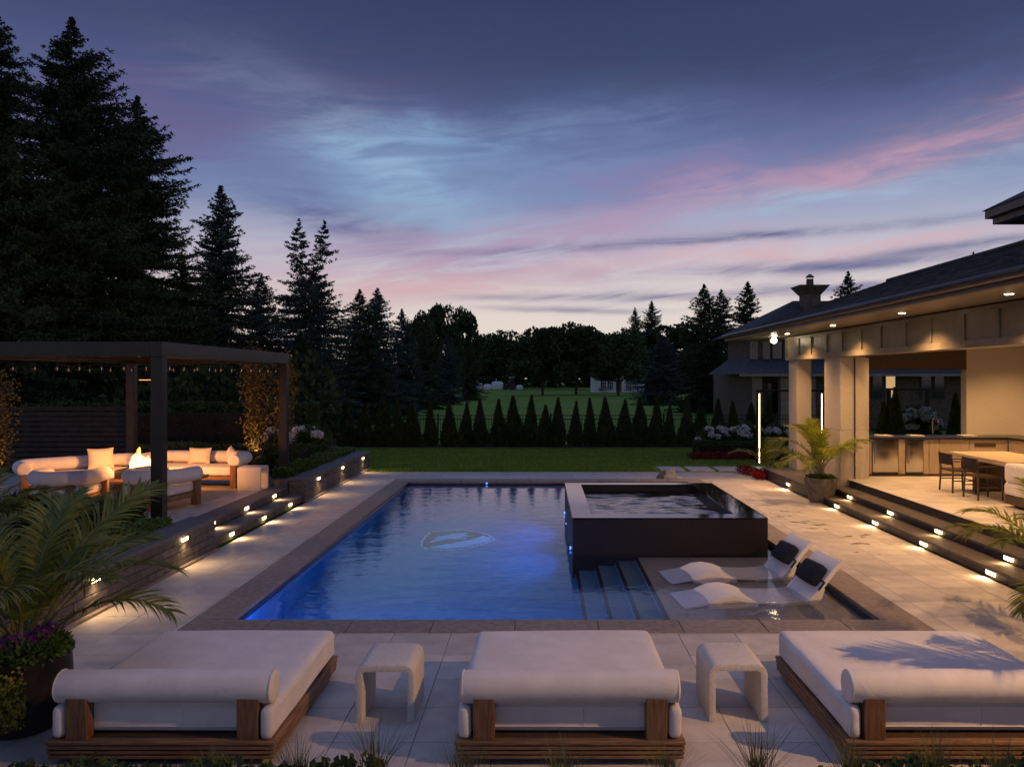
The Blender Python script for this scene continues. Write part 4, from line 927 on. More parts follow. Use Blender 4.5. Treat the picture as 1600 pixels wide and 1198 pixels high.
# potted palm off the right edge
t = empty('potted_palm', (5.02, 5.55, 0), 0, 'palm beside the rightmost daybed casting frond shadows on it', 'potted palm')
MB().lathe([(.22, 0), (.24, .02), (.31, .25), (.36, .48), (.36, .54), (.31, .54), (.30, .48)], 28).build('pot', M['pot'], t, smooth=True)
MB().lathe([(.30, .48), (.01, .50)], 20).build('soil', M['soil'], t)
palm(t, (0, 0, .50), 12, 1.12, .14, .5, 14)
t = empty('potted_palm', (5.80, 8.50, 0), 0, 'palm at the right picture edge before the pavilion steps', 'potted palm')
MB().lathe([(.22, 0), (.24, .02), (.31, .25), (.36, .48), (.36, .54), (.31, .54), (.30, .48)], 28).build('pot', M['pot'], t, smooth=True)
MB().lathe([(.30, .48), (.01, .50)], 20).build('soil', M['soil'], t)
palm(t, (0, 0, .48), 15, .95, .14, .2, 17, (R(-14), 0))
# palm clump by the stepping stones
t = empty('palm_shrub', (6.35, 21.6, 0), 0, 'small arching palm growing beside the pavilion end pillar', 'palm'); palm(t, (0, 0, .05), 9, .85, .1, .3, 21)
# palms in the left raised bed
for k, (x, y, s, n, lab) in enumerate(((-6.6, 8.6, .92, 18, 'arching palm nearest the wall lamp in the raised bed'), (-7.5, 10.2, .85, 16, 'arching palm before the fire lounge chairs'), (-6.5, 10.3, .62, 12, 'low palm beside the near garden wall end'), (-8.6, 9.2, 1.0, 17, 'arching palm at the left picture edge'))):
    t = empty('garden_palm', (x, y, .40), 0, lab, 'palm', 'palms in the left raised bed'); palm(t, (0, 0, 0), n, s, .16, .35, 30+k)
for o in FROND:
    for c in list(o.children): bpy.data.objects.remove(c)
    bpy.data.objects.remove(o)

def shrub(name, label, cat, boxes, n, L, W, m, seed, group=None, stems=True):
    """clipped or loose leaf mass over boxes (x0,x1,y0,y1,z0,z1)"""
    r = np.random.default_rng(seed); lst = []; x0, x1, y0, y1, z0, z1 = boxes
    c = np.array([(x0+x1)/2, (y0+y1)/2, z0]); hs = np.array([(x1-x0)/2, (y1-y0)/2, (z1-z0)])
    p = np.stack([r.uniform(-1, 1, n), r.uniform(-1, 1, n), r.uniform(0, 1, n)], 1); ax = r.integers(0, 3, n)
    surf = r.uniform(size=n) < .8
    for a in range(3):
        k = (ax == a) & surf
        p[k, a] = 1 if a == 2 else np.sign(p[k, a])
    d = p*np.array([1, 1, .8]); q = p*hs
    q += np.stack([np.sin(q[:, 1]*4+seed), np.cos(q[:, 0]*4.3), np.sin(q[:, 0]*3+q[:, 1]*3.7+seed)], 1)*.035 + r.normal(size=(n, 3))*.022
    V, F = leaves(q, d + r.normal(size=(n, 3))*.7 + np.array([0, 0, .3]), L*r.uniform(.7, 1.3, n), W*r.uniform(.7, 1.3, n), r)
    t = empty(name, tuple(c), 0, label, cat, group)
    np_mesh('foliage', V, F, m, t)
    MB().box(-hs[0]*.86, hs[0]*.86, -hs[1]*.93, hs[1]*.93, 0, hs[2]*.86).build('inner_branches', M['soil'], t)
    return t
shrub('boxwood_hedge', 'bright low ground cover hedge along the far garden wall', 'hedge', (-6.05, -5.62, 17.3, 23.0, .40, .66), 9000, .055, .035, M['cover'], 1)
shrub('boxwood_hedge', 'clipped boxwood hedge behind the bright far ground cover', 'hedge', (-6.75, -6.2, 18.6, 23.2, .40, .88), 9000, .05, .032, M['boxwood'], 2)
shrub('boxwood_hedge', 'clipped boxwood hedge crossing behind the far pergola post', 'hedge', (-10.5, -6.9, 19.5, 20.1, .40, 1.0), 8000, .055, .034, M['boxwood'], 3)
shrub('ground_cover', 'bright ground cover strip on top of the near garden wall', 'ground cover', (-6.15, -5.64, 7.4, 11.6, .40, .60), 9000, .06, .04, M['cover'], 4)
shrub('tall_hedge', 'tall dark hedge behind the pergola lounge', 'hedge', (-16, -7.2, 23.6, 24.6, -.05, 1.9), 15000, .09, .055, M['leaf_dark'], 5)
shrub('boxwood_hedge', 'low round boxwood hedge before the hydrangeas by the lawn', 'hedge', (5.4, 8.6, 26.6, 27.3, -.02, .48), 7000, .06, .036, M['boxwood'], 6)
shrub('shrub', 'dark leafy shrub under the left raised bed palms', 'shrub', (-9.5, -6.2, 7.0, 8.0, .40, .95), 7000, .07, .045, M['boxwood'], 7)
shrub('shrub', 'dark leafy shrub at the base of the near pergola post', 'shrub', (-8.2, -6.2, 11.1, 11.95, .40, .85), 6000, .07, .045, M['leaf_dark'], 8)

def hydrangea(label, c, rad, nh, seed, hs=.10):
    t = empty('hydrangea', c, 0, label, 'hydrangea', 'white hydrangea shrubs'); r = np.random.default_rng(seed)
    V, F = leafball(2600, (0, 0, rad[2]*.8), (rad[0], rad[1], rad[2]), .12, .08, seed, .8); np_mesh('foliage', V, F, M['boxwood'], t)
    MB().tube([(0, 0, 0), (.02, 0, rad[2])], .02, 6).build('stem', M['bark'], t)
    V, F = leafball(170, (0, 0, 0), (hs, hs, hs*.8), .05, .05, seed+1, .9, 0); me = None
    for k in range(nh):
        a = r.uniform(0, 6.28); e = r.uniform(.1, 1.2); p = np.array([rad[0]*math.cos(a)*math.cos(e), -abs(rad[1]*math.sin(a)*math.cos(e))*1.0, rad[2]*.8 + rad[2]*math.sin(e)*.95])
        if me is None: o = np_mesh('flower_head', V, F, M['white_petal'], t); me = o.data
        else: o = mesh_obj('flower_head', me, None, t)
        o.location = p; s = r.uniform(.75, 1.2); o.scale = (s, s, s); o.rotation_euler = (0, 0, r.uniform(0, 6))
hydrangea('white hydrangea at the left end of the lawn border', (6.3, 27.9, 0), (.65, .55, .55), 13, 1); hydrangea('white hydrangea in the middle of the lawn border', (7.4, 27.7, 0), (.7, .55, .6), 15, 2); hydrangea('white hydrangea left of the glowing screen strip', (8.5, 27.6, 0), (.65, .5, .55), 13, 3)
hydrangea('white hydrangea behind the far pergola post', (-6.6, 21.6, .4), (.5, .45, .55), 9, 4); hydrangea('white hydrangea beyond the uplit tree by the pergola', (-7.5, 22.0, .4), (.5, .45, .5), 8, 5)
hydrangea('white hydrangea seen through the kitchen opening', (11.55, 23.6, .5), (.60, .45, .75), 24, 6, .12)
V, F = merge([leafball(260, (x, y, .10), (.22, .2, .11), .06, .05, k, .5) for k, (x, y) in enumerate([(5.2+.28*i, 26.1 - .02*i + .12*(i % 2)) for i in range(12)] + [(5.92, 21.7), (6.05, 21.2), (5.95, 20.8), (5.85, 22.1)])])
tag(np_mesh('red_bedding', V, F, M['red_petal']), 'low red bedding plants edging lawn border and landing', 'bedding plants', None, 'stuff')

# small uplit trees
def slim_tree(label, loc, h, seed, w=.45, n=2600):
    t = empty('uplit_tree', loc, 0, label, 'tree', 'slim uplit garden trees'); r = np.random.default_rng(seed); tr = MB(); tips = []
    for k in range(5):
        a = r.uniform(0, 6.28); P = [(0, 0, 0)] + [(w*.55*math.cos(a)*s**.8 + .03*math.sin(s*9+k), w*.55*math.sin(a)*s**.8, h*s*r.uniform(.9, 1)) for s in np.linspace(.12, .95, 7)]
        tr.tube(P, [.028*(1-.85*i/7) for i in range(8)], 6); tips += P[2:]
    tr.build('trunk', M['bark'], t)
    T = np.array(tips); i = r.integers(0, len(T), n); p = T[i] + r.normal(size=(n, 3))*np.array([w*.28, w*.28, h*.07])
    V, F = leaves(p, r.normal(size=(n, 3)), .07*r.uniform(.7, 1.3, n), .045, r); np_mesh('crown', V, F, M['uplit_crown'], t)
    g = wroot('ground_spot', (loc[0]+.1, loc[1]-.45, loc[2]), 'small ground spot lamp lighting ' + ('the tree at left picture edge' if loc[0] < -8 else 'the uplit tree farther from the post' if loc[0] < -7 else 'the uplit tree nearer the post'), 'spot lamp', 'garden spot lamps')
    q = Vector(g.location); MB().tube([q, q + Vector((0, 0, .12))], .012, 6).build('spike', M['black_metal'], g); MB().tube([q + Vector((0, -.03, .12)), q + Vector((0, .04, .19))], .032, 10).build('lamp_head', M['black_metal'], g)
    MB().tube([q + Vector((0, .041, .191)), q + Vector((0, .046, .196))], .026, 10).build('lamp_lens', M['lens'], g)
    lamp('spot_light', 'SPOT', q + Vector((0, .07, .22)), 110, (1, .58, .22), g, Vector(loc) + Vector((0, 0, h*.6)), spot_size=R(60), spot_blend=.6, shadow_soft_size=.02)
slim_tree('slim warmly uplit tree beside the far pergola post', (-7.05, 18.95, .40), 3.0, 3); slim_tree('slim uplit tree just right of the first by the post', (-6.45, 19.15, .40), 2.9, 4, .35, 1800)
slim_tree('slim uplit tree at the left picture edge', (-12.2, 17.2, .2), 2.6, 5)

# left slatted screen fence
def slat_fence():
    g = wroot('slat_screen', (-12, 19.6, 0), 'dark horizontal slat screen behind the fire lounge', 'fence')
    for x in (-15.5, -13.2, -10.9): MB().box(x-.06, x+.06, 19.62, 19.74, 0, 2.05).build('post', M['screen_wood'], g)
    for k in range(13): MB().box(-16, -10.5, 19.57, 19.60, .35+k*.13, .35+k*.13+.10).build('slat', M['screen_wood'], g, bevel=.004, seg=1)
slat_fence()

# arborvitae row
ORD = ['first','second','third','fourth','fifth','sixth','seventh','eighth','ninth','tenth','eleventh','twelfth','thirteenth','fourteenth','fifteenth','sixteenth','seventeenth','eighteenth','nineteenth','twentieth',
       'twenty-first','twenty-second','twenty-third','twenty-fourth','twenty-fifth','twenty-sixth','twenty-seventh','twenty-eighth','twenty-ninth','thirtieth']
def arbor_mesh(h, w, seed, n=3600):
    r = np.random.default_rng(seed); t = r.uniform(0, 1, n)**1.25; a = r.uniform(0, 6.28, n); prof = np.where(t < .08, .8+2.5*t, (1-(t-.08)/.92)**1.0)*w*(1+.14*np.sin(a*3+t*9+seed)+.08*np.sin(a*7-t*21))
    q = r.uniform(.55, 1.05, n)**.6; p = np.stack([np.cos(a)*prof*q, np.sin(a)*prof*q, t*h*.95+.02], 1)
    d = np.stack([np.cos(a)*.55, np.sin(a)*.55, np.ones(n)], 1) + r.normal(size=(n, 3))*.28
    V, F = leaves(p, d, (.16-.07*t)*r.uniform(.6, 1.25, n), .055-.025*t, r); return V, F
AM = []
for k in range(9):
    V, F = arbor_mesh(1.75, .37, 60+k, 4600); o = np_mesh('crown', V, F, M['arbor']); AM.append(o.data); bpy.data.objects.remove(o)
TR = MB().tube([(0, 0, 0), (0, 0, .8), (.01, 0, 1.5)], [.04, .03, .008], 6).build('trunk', M['bark']); TRM = TR.data; bpy.data.objects.remove(TR)
pxs = [470, 505, 540, 568, 598, 623, 643, 673, 703, 727, 751, 779, 803, 827, 851, 871, 898, 922, 948, 974, 1000, 1024, 1044, 1070, 1093, 1121, 1147, 1173, 1199]
hts = [1.0, .95, 1.05, .98, 1.10, 1.05, .98, 1.12, .92, 1.0, 1.06, 1.10, 1.1, 1.08, .97, 1.02, .95, 1.05, 1.12, 1.0, 1.06, 1.2, .92, 1.08, .98, 1.14, 1.0, .96, 1.02]
for k, px in enumerate(pxs):
    x = (px-846)*31.2/1200; t = empty('arborvitae', (x, 31.2, -.02), random.Random(k).uniform(0, 6), f'dark cone arborvitae before the metal fence, {ORD[k]} from left', 'arborvitae', 'arborvitae row along the fence')
    s = hts[k]*random.Random(k+7).uniform(.96, 1.12); w = random.Random(k+50).uniform(.74, 1.16); t.rotation_euler[0] = random.Random(k+90).uniform(-.05, .05); t.rotation_euler[1] = random.Random(k+130).uniform(-.05, .05)
    c = mesh_obj('crown', AM[k % 9], None, t); c.scale = (w, w, s); mesh_obj('trunk', TRM, None, t)
for x, y, s, lab in ((10.55, 22.9, 1.25, 'yellow green arborvitae left of the screen beyond kitchen'), (10.25, 23.0, 1.0, 'shorter dim arborvitae leftmost beyond the kitchen'), (12.35, 22.9, 1.15, 'yellow green arborvitae behind the kitchen tap'), (12.85, 23.0, 1.15, 'yellow green arborvitae nearest the lit rear wall')):
    t = empty('arborvitae', (x, y, .3), 0, lab, 'arborvitae', 'arborvitae behind the kitchen'); V, F = arbor_mesh(1.75, .30, int(x*7), 3000); c = np_mesh('crown', V, F, M['arbor_lit'], t); c.scale = (1, 1, s); mesh_obj('trunk', TRM, None, t)

# metal fence
def fence():
    g = wroot('metal_fence', (0, 32.6, 0), 'black metal picket fence behind the arborvitae row', 'fence'); y = 32.6; pk = MB(); x = -14.0
    while x < 16: pk.box(x-.008, x+.008, y-.008, y+.008, .04, 1.17); x += .12
    tag(pk.build('pickets', M['black_metal'], g), kind='stuff')
    for z in (.12, .98, 1.14): MB().box(-14, 16, y-.018, y-.009, z, z+.03).build('rail', M['black_metal'], g)
    x = -14
    while x <= 16.1: MB().box(x-.03, x+.03, y-.03+.06, y+.03+.06, -.05, 1.25).build('post', M['black_metal'], g); x += 2.4
fence()

# conifers
def spruce(h, rad, seed, nb, forked=False, low=.02, pw=.68):
    r = np.random.default_rng(seed); PP, DD, LL, WW = [], [], [], []
    tops = [(0., 0., h)] if not forked else [(-.5, 0, h), (.75, .2, h*.995)]
    az_off = r.uniform(0, 6.28, 6); 
    for i in range(nb):
        t = low + (1-low)*(i+r.uniform(0, 1))/nb; t = min(t, .998); t = 1-(1-t)**1.12
        top = tops[r.integers(len(tops))]; k = min(1, max(0, (t-.70)/.12)) if forked else 0
        ax_, ay_ = top[0]*(k if forked else 0), top[1]*(k if forked else 0)
        a = r.uniform(0, 6.28); lump = 1 + .22*np.sin(a*2+t*14+az_off[0]) + .16*np.sin(a*3-t*25+az_off[1])
        L = (rad*(1-t)**pw*lump*r.uniform(.62, 1.12)*min(1, .25+6*(1-t)) + .04)*(.62 if forked and t > .70 else 1); z = h*t
        n = max(4, int(L*7)); s = (np.arange(n)+r.uniform(0, 1, n))/n; out = np.array([math.cos(a), math.sin(a), 0]); lat = np.array([-math.sin(a), math.cos(a), 0])
        rise = .35*(t-.35); sag = .30*(1-t)+.06
        pz = z + L*(rise*s - sag*s**2 + .22*s**3.5); pos = np.array([ax_, ay_, 0]) + out*(s*L)[:, None]; pos[:, 2] = pz
        for sgn in (-1, 1, 0):
            tl = (.04 + .06*min(1, 12*(1-t)) + .34*min(L, 2.4)*(1-s*.75))*r.uniform(.6, 1.15, n)*.62
            d = out*(.75 if sgn else 1.0) + lat*(sgn*.85) + np.array([0, 0, -.18 if sgn else .12]) + r.normal(size=(n, 3))*.20
            PP.append(pos); DD.append(d); LL.append(tl if sgn else tl*.8); WW.append(np.full(n, .058)+tl*.09)
            for q in (.3, .5, .72, .92):                       # secondary sprays on the twig
                m = nrm(d); p2 = pos + m*(tl*q)[:, None]; d2 = m*.7 + r.normal(size=(n, 3))*.55 + np.array([0, 0, -.12]); PP.append(p2); DD.append(d2); LL.append(tl*.5+.02+.04*min(1, 10*(1-t))); WW.append(np.full(n, .05))
    P = np.concatenate(PP); D = np.concatenate(DD); return leaves(P, D, np.concatenate(LL), np.concatenate(WW), r, .4)
def trunk_mesh(h, r0, name='trunk'):
    o = MB().tube([(0, 0, -.2), (0, 0, h*.3), (.03, .02, h*.7), (0, 0, h*.98)], [r0, r0*.75, r0*.35, .015], 8).build(name, M['bark']); me = o.data; bpy.data.objects.remove(o); return me
def data_of(V, F, m):
    o = np_mesh('crown', V, F, m); me = o.data; bpy.data.objects.remove(o); return me
S = {'a': (data_of(*spruce(16.0, 5.2, 1, 640), M['spruce']), 16.0), 'b': (data_of(*spruce(12.0, 3.2, 2, 480), M['blue_spruce']), 12.0),
     'c': (data_of(*spruce(11.0, 3.3, 3, 460, True), M['blue_spruce']), 11.0), 'd': (data_of(*spruce(10.0, 2.8, 4, 360), M['spruce']), 10.0), 'e': (data_of(*spruce(10.0, 3.0, 5, 360), M['blue_spruce']), 10.0)}
TRK = {k: trunk_mesh(v[1]*(.72 if k == 'c' else .97), .24) for k, v in S.items()}
def conifer(kind, px, top_y, Y, label, wide=1.0, rz=0.0, group='conifers round the garden', base=-.06):
    me, h = S[kind]; x = (px-846)*Y/1200; zt = 2.75 + (590-top_y)*Y/1200; s = (zt-base)/h
    t = empty('spruce_tree', (x, Y, base), rz, label, 'spruce', group); c = mesh_obj('crown', me, None, t); c.scale = (s*wide, s*wide, s); k = mesh_obj('trunk', TRK[kind], None, t); k.scale = (s, s, s)
conifer('a', 112, 28, 29, 'tallest dark spruce at upper left, ragged pointed top', 1.0, .3)
conifer('a', -12, 5, 26, 'tall dark spruce cut by the left picture edge', .95, 2.2)
conifer('a', 215, 150, 33, 'broad dark spruce leaning right of the tallest one', .95, 4.0)
conifer('b', 345, 290, 37, 'single pointed blue spruce above the pergola', 1.0, .8)
conifer('d', 285, 400, 34, 'dark spruce filling the gap left of the pointed blue spruce', 1.1, 1.8)
conifer('c', 482, 342, 40, 'blue spruce with a forked double top', 1.0, 0.0)
conifer('e', 408, 430, 39, 'lower blue spruce between pointed and forked spruces', 1.0, 2.6)
conifer('d', 562, 452, 47, 'spruce just right of the forked one, left of a pair', 1.15, 1.1)
conifer('e', 590, 450, 52, 'spruce forming the pair right of the forked one', 1.1, 3.0)
conifer('e', 628, 482, 58, 'blue spruce in the receding left row, third past the fork', .95, 4.1)
conifer('d', 665, 500, 68, 'spruce in the receding left row, fourth past the fork', .95, .2)
conifer('e', 700, 520, 80, 'spruce in the receding left row, fifth past the fork', 1.0, 2.2)
conifer('d', 735, 532, 95, 'farthest spruce of the receding left row', 1.0, 3.2)
conifer('d', 470, 520, 37, 'low dark spruce below the forked one behind the pergola', 1.3, 3.7)
conifer('d', 1100, 444, 62, 'left spruce of the pair behind the neighbouring house', 1.15, .5)
conifer('e', 1127, 452, 64, 'second spruce of the pair behind the neighbouring house', 1.0, 1.5)
conifer('d', 1168, 440, 58, 'pointed spruce close left of the neighbouring roof', 1.1, 2.5)
conifer('e', 1036, 524, 80, 'broad blue spruce beside the white far house', 1.7, 3.5)
conifer('d', 992, 480, 150, 'thin tall spruce above the far trees, left one', .8, .9)
conifer('d', 1018, 470, 155, 'thin tall spruce above the far trees, right one', 1.0, 1.9)
conifer('d', 1325, 424, 60, 'spruce top rising right of the chimney', 1.0, .7)
conifer('d', 1521, 394, 60, 'small conifer tip above the pavilion ridge', .6, .7)

# broad-leaved trees
def broad(h, w, seed, n=7000, trunk_h=.22):
    r = np.random.default_rng(seed); nb = 15; c = []
    for k in range(nb):
        a = r.uniform(0, 6.28); e = r.uniform(0, 1); rr = w*.5*math.sqrt(r.uniform(.02, 1))*(1-.55*e); c.append((rr*math.cos(a), rr*math.sin(a), h*(trunk_h+.12+(.80-trunk_h)*e), w*r.uniform(.13, .25)))
    lst = [leafball(n//nb, q[:3], (q[3], q[3], q[3]*.8), .50, .36, seed*20+i, .6) for i, q in enumerate(c)]
    V, F = merge(lst); tr = MB().tube([(0, 0, -.2), (.05, 0, h*trunk_h), (0, .1, h*.6)], [h*.022, h*.017, h*.006], 8)
    for q in c[:9]: tr.tube([(0, 0, h*trunk_h*.9), (q[0]*.5, q[1]*.5, (h*trunk_h+q[2])*.5), q[:3]], [h*.011, h*.007, .02], 6)
    o = tr.build('trunk', M['bark']); tm = o.data; bpy.data.objects.remove(o); return data_of(V, F, M['leaf_dark']), tm
B = [broad(10, 9, 70+k) for k in range(4)]
def decid(k, px, top_y, Y, label, wide=1.0, base=-.06):
    x = (px-846)*Y/1200; zt = 2.75 + (590-top_y)*Y/1200; s = (zt-base)/9.9
    t = empty('broadleaf_tree', (x, Y, base), k*1.7+px, label, 'tree', 'broad leaved trees beyond the field'); c = mesh_obj('crown', B[k % 4][0], None, t); c.scale = (s*wide, s*wide, s); q = mesh_obj('trunk', B[k % 4][1], None, t); q.scale = (s, s, s)
for i, (px, ty, Y, w, lab) in enumerate(((652, 484, 105, .5, 'leafy tree with rounded top above the left row, first of three'), (690, 480, 110, .5, 'leafy tree with rounded top above the left row, middle of three'), (725, 490, 118, .5, 'leafy tree with rounded top above the left row, last of three'),
        (772, 522, 190, 1.3, 'distant leafy tree low on the skyline past the left row'), (800, 530, 210, 1.4, 'distant leafy tree above the parked farm things'), (848, 514, 122, 1.0, 'field tree with visible trunk, leftmost of three'),
        (900, 512, 128, 1.0, 'field tree with visible trunk, middle of three'), (966, 520, 120, 1.0, 'field tree with visible trunk before the white house'), (930, 508, 175, 1.3, 'distant leafy tree behind the white house, left'),
        (1000, 520, 185, 1.4, 'distant leafy tree behind the white house, right'), (1065, 512, 150, 1.3, 'distant leafy tree left of the spruce pair'), (868, 520, 200, 1.5, 'distant leafy tree filling the centre skyline'))):
    decid(i, px, ty, Y, lab, w)
# far wood closing the horizon
def far_wood():
    r = np.random.default_rng(4); lst = []
    for k in range(70):
        x = -190 + k*5.6 + r.uniform(-2, 2); hgt = r.uniform(8, 13); lst.append(leafball(420, (x, 235+r.uniform(-8, 14), hgt*.5), (4.5, 4, hgt*.52), 1.3, 1.0, 300+k, .6))
    for k in range(80): lst.append(leafball(260, (-190 + k*4.9, 222, 1.6), (3.6, 2, 2.6), 1.1, .9, 400+k, .6))
    V, F = merge(lst); tag(np_mesh('far_wood', V, F, M['leaf_dark']), 'distant dark wood closing the horizon', 'wood', None, 'stuff')
far_wood()
def left_understory():
    lst = [leafball(900, (x, y, h*.5), (1.8, 1.2, h*.55), .30, .2, 500+k, .6) for k, (x, y, h) in enumerate([(-24+1.7*i, 27+(i % 3), 2.6+.7*(i % 2)) for i in range(10)])]
    V, F = merge(lst); tag(np_mesh('undergrowth', V, F, M['leaf_dark']), 'dark undergrowth below the left spruces', 'undergrowth', None, 'stuff')
left_understory()

# lawn grass and foreground tufts
def lawn_grass():
    n = 70000; r = np.random.default_rng(8); x = r.uniform(-9, 8, n); y = 22.5 + 7.8*r.uniform(0, 1, n)**1.3
    P = np.stack([x, y, np.full(n, -.02)], 1); D = r.normal(size=(n, 3))*.35 + np.array([0, 0, 1]); V, F = leaves(P, D, r.uniform(.03, .065, n), .012, r, .3)
    ok = ~((x > 3.4) & (x < 7.2) & (y < 23.9)); F = F[ok]; tag(np_mesh('lawn_grass', V, F, M['grass']), 'short mown grass of the lawn strip', 'grass', None, 'stuff')
lawn_grass()
def tuft(label, x, y, h, seed, m='tuft', n=150):
    r = np.random.default_rng(seed); V = []; F = []
    for k in range(n):
        a = r.uniform(0, 6.28); lean = r.uniform(.05, .75); L = h*r.uniform(.6, 1.1); p = np.array([r.normal()*.03, r.normal()*.03, 0]); side = np.array([-math.sin(a), math.cos(a), 0])*.0045; b = len(V)
        for q in range(5):
            u = q/4; c = p + np.array([math.cos(a)*lean*L*u**1.7, math.sin(a)*lean*L*u**1.7, L*(u-.28*lean*u*u)]); V += [c - side*(1-u*.9), c + side*(1-u*.9)]
        F += [(b+2*q, b+2*q+1, b+2*q+3, b+2*q+2) for q in range(4)]
    o = np_mesh('grass_tuft', np.array(V), np.array(F), M[m]); o.location = (x, y, .03); tag(o, label, 'grass', 'grass tufts along the picture bottom')
for k, (px, h) in enumerate(((330, .36), (465, .40), (585, .50), (722, .42), (880, .40), (1040, .40), (1185, .50), (1330, .44), (1460, .46), (1560, .42))):
    tuft(f'fine ornamental grass tuft along picture bottom, {ORD[k]} from left', (px-846)*4.95/1200, 4.95, h, 900+k)
V, F = merge([leafball(500, (x, 4.85+.1*(k % 2), .12), (.30, .2, .14), .06, .045, 700+k, .5) for k, x in enumerate(np.arange(-4.2, -1.2, .42))]); tag(np_mesh('low_foliage', V, F, M['leaf_dark']), 'dark low planting in front of the leftmost daybed', 'ground cover', None, 'stuff')
V, F = merge([leafball(500, (x, 4.85+.1*(k % 2), .12), (.30, .2, .14), .06, .045, 800+k, .5) for k, x in enumerate(np.arange(2.0, 4.6, .42))]); tag(np_mesh('low_foliage', V, F, M['leaf_dark']), 'dark low planting in front of the rightmost daybed', 'ground cover', None, 'stuff')

# ------------------------------------------------------------------ neighbouring house, far house, farm things
def neighbour():
    g = wroot('neighbour_house', (16, 42, 0), 'two storey brown house with chimney behind the pavilion', 'house'); Y = 41.0
    MB().box(11.2, 26, Y, Y+9, 0, 3.2).build('wall', M['brick_dark'], g); MB().box(11.9, 26, Y+.6, Y+8, 3.2, 5.2).build('wall', M['brick_dark'], g)
    for x in (11.1, 12.5, 13.9): MB().box(x, x+.42, Y-.9, Y-.48, 0, 2.95).build('porch_pillar', M['house_trim'], g)
    for x in (11.3, 11.95, 13.1): MB().box(x, x+.35, Y+.35, Y+.58, 3.75, 5.15).build('pier', M['house_trim'], g)
    MB().add([(10.2, Y-1.5, 2.95), (27, Y-1.5, 2.95), (27, Y+.7, 3.85), (11.4, Y+.7, 3.85), (10.2, Y+6, 2.95), (11.4, Y+6, 3.85)], [(0,1,2,3),(4,0,3,5)]).build('porch_roof', M['shingle'], g)
    MB().box(10.2, 27, Y-1.5, Y-1.4, 2.82, 2.948).build('porch_fascia', M['house_trim'], g)
    MB().add([(11.0, Y-.3, 5.15), (27, Y-.3, 5.15), (27, Y+4.5, 7.3), (14.9, Y+4.5, 7.3), (11.0, Y+9, 5.15), (27, Y+9, 5.15)], [(0,1,2,3),(4,0,3),(5,4,3,2)]).build('roof', M['shingle'], g)
    cx_, cy_ = 15.45, Y+3.2
    MB().box(cx_-.46, cx_+.46, cy_-.46, cy_+.46, 6.0, 7.5).build('chimney', M['brick_dark'], g)
    A = [(cx_+i*.49, cy_+j*.49, 7.5) for i, j in ((-1,-1),(1,-1),(1,1),(-1,1))] + [(cx_+i*.86, cy_+j*.86, 8.0) for i, j in ((-1,-1),(1,-1),(1,1),(-1,1))]
    MB().add(A, [(3,2,1,0),(4,5,6,7),(0,1,5,4),(1,2,6,5),(2,3,7,6),(3,0,4,7)]).build('chimney_cap', M['brick_dark'], g)
    MB().lathe([(.22, 8.0), (.20, 8.42)], 10, (cx_, cy_, 0)).build('chimney_pot', M['brick_dark'], g); MB().lathe([(.26, 8.52), (.14, 8.64), (.01, 8.72)], 10, (cx_, cy_, 0)).build('chimney_cowl', M['gutter'], g)
    for s_ in (-1, 1): MB().box(cx_+s_*.17-.015, cx_+s_*.17+.015, cy_-.02, cy_+.02, 8.40, 8.54).build('cowl_leg', M['gutter'], g)
    for x, z, lit in ((12.45, 3.7, 0), (13.6, 3.7, 0), (12.0, .6, 0), (17.6, 1.6, 0), (18.3, 1.6, 1), (20.2, 1.6, 0), (20.9, 1.6, 0)):
        f = MB().box(x, x+.62, Y+(.56 if z > 3 else -.06), Y+(.60 if z > 3 else -.002), z, z+1.35 if z > 1 else z+1.9).build('window', M['bronze'], g)
        MB().box(x+.07, x+.55, Y+(.545 if z > 3 else -.075), Y+(.559 if z > 3 else -.061), z+.07, z+1.28 if z > 1 else z+1.83).build('pane', M['lit_pane'] if lit else M['sky_pane'], f, off=g.location)
neighbour()
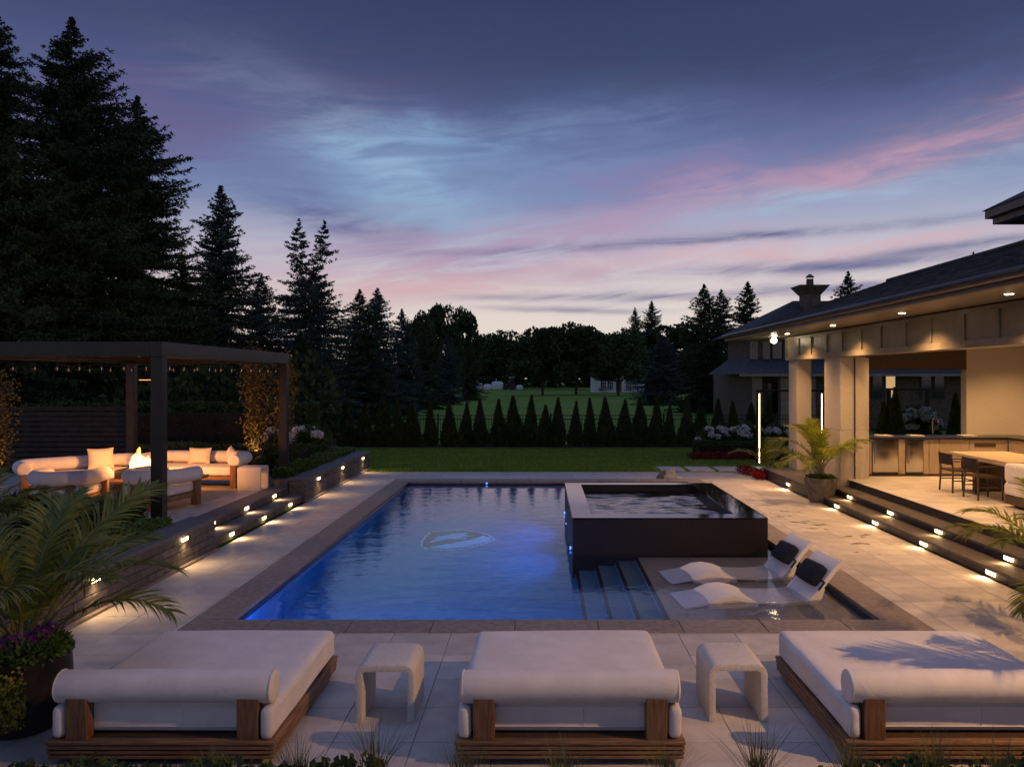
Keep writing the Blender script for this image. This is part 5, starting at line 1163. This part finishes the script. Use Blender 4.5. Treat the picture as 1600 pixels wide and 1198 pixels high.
def far_house():
    g = wroot('far_house', (14, 145, 0), 'small white far house with paned doors across the field', 'house'); Y = 143.
    MB().box(9.6, 19.2, Y, Y+7, 0, 3.5).build('wall', M['white_paint'], g)
    MB().add([(9.0, Y-.6, 3.4), (19.8, Y-.6, 3.4), (18, Y+3.5, 5.4), (10.8, Y+3.5, 5.4), (9.0, Y+7.6, 3.4), (19.8, Y+7.6, 3.4)], [(0,1,2,3),(4,0,3),(5,4,3,2),(1,5,2)]).build('roof', M['shingle'], g)
    for x in (11.0, 12.3, 15.7, 17.0):
        f = MB().box(x, x+1.05, Y-.08, Y-.002, .5, 2.9).build('window', M['sky_pane'], g)
        for i in range(4): MB().box(x+.0+i*.33, x+.06+i*.33, Y-.12, Y-.082, .5, 2.9).build('glazing_bar', M['white_paint'], f, off=g.location)
        for i in range(4): MB().box(x+.07, x+.98, Y-.115, Y-.084, .72+i*.6, .78+i*.6).build('glazing_bar', M['white_paint'], f, off=g.location)
    MB().box(13.9, 14.9, Y-.06, Y-.002, .1, 2.4).build('door', M['dark_wood'], g)
    for x, w in ((10.2, 2.6), (15.5, 2.2)):
        V, F = leafball(700, (x+w/2-14, -1.5, .6), (w/2, .6, .6), .3, .2, int(x), .6); o = np_mesh('foundation_shrub', V, F, M['leaf_dark'], g)
far_house()
def farm():
    Y = 175.
    for k, (x, w, h) in enumerate(((-14.2, 1.7, 1.5), (-12.2, 2.0, 1.3), (-10.0, 2.6, 1.9), (-5.0, 1.6, 1.1))):
        o = cushion((-w/2, w/2, -.7, .7, 0, h), 'wrapped_bale', M['white_paint'], None, .4, .05, 8, k); o.location = (x, Y, -.06); tag(o, f'white wrapped bale far across the field, {ORD[k]} from left', 'bale', 'wrapped bales across the field')
    t = wroot('tractor', (-7.4, Y, -.06), 'small dark tractor parked far across the field', 'tractor')
    MB().box(-8.4, -6.9, Y-.5, Y+.5, .7, 1.5).build('body', M['bronze'], t, bevel=.1); MB().box(-7.3, -6.3, Y-.6, Y+.6, 1.4, 2.8).build('cab', M['black_metal'], t, bevel=.08); MB().box(-7.4, -6.2, Y-.7, Y+.7, 2.8, 2.92).build('cab_roof', M['white_paint'], t)
    for x, r_ in ((-8.1, .5), (-6.6, .8)):
        for y in (-.7, .7): MB().tube([(x, Y+y-.15, r_-.06), (x, Y+y+.15, r_-.06)], r_, 16).build('wheel', M['black_metal'], t)
farm()
for o in bpy.data.objects:
    if 'world_built' in o: del o['world_built']
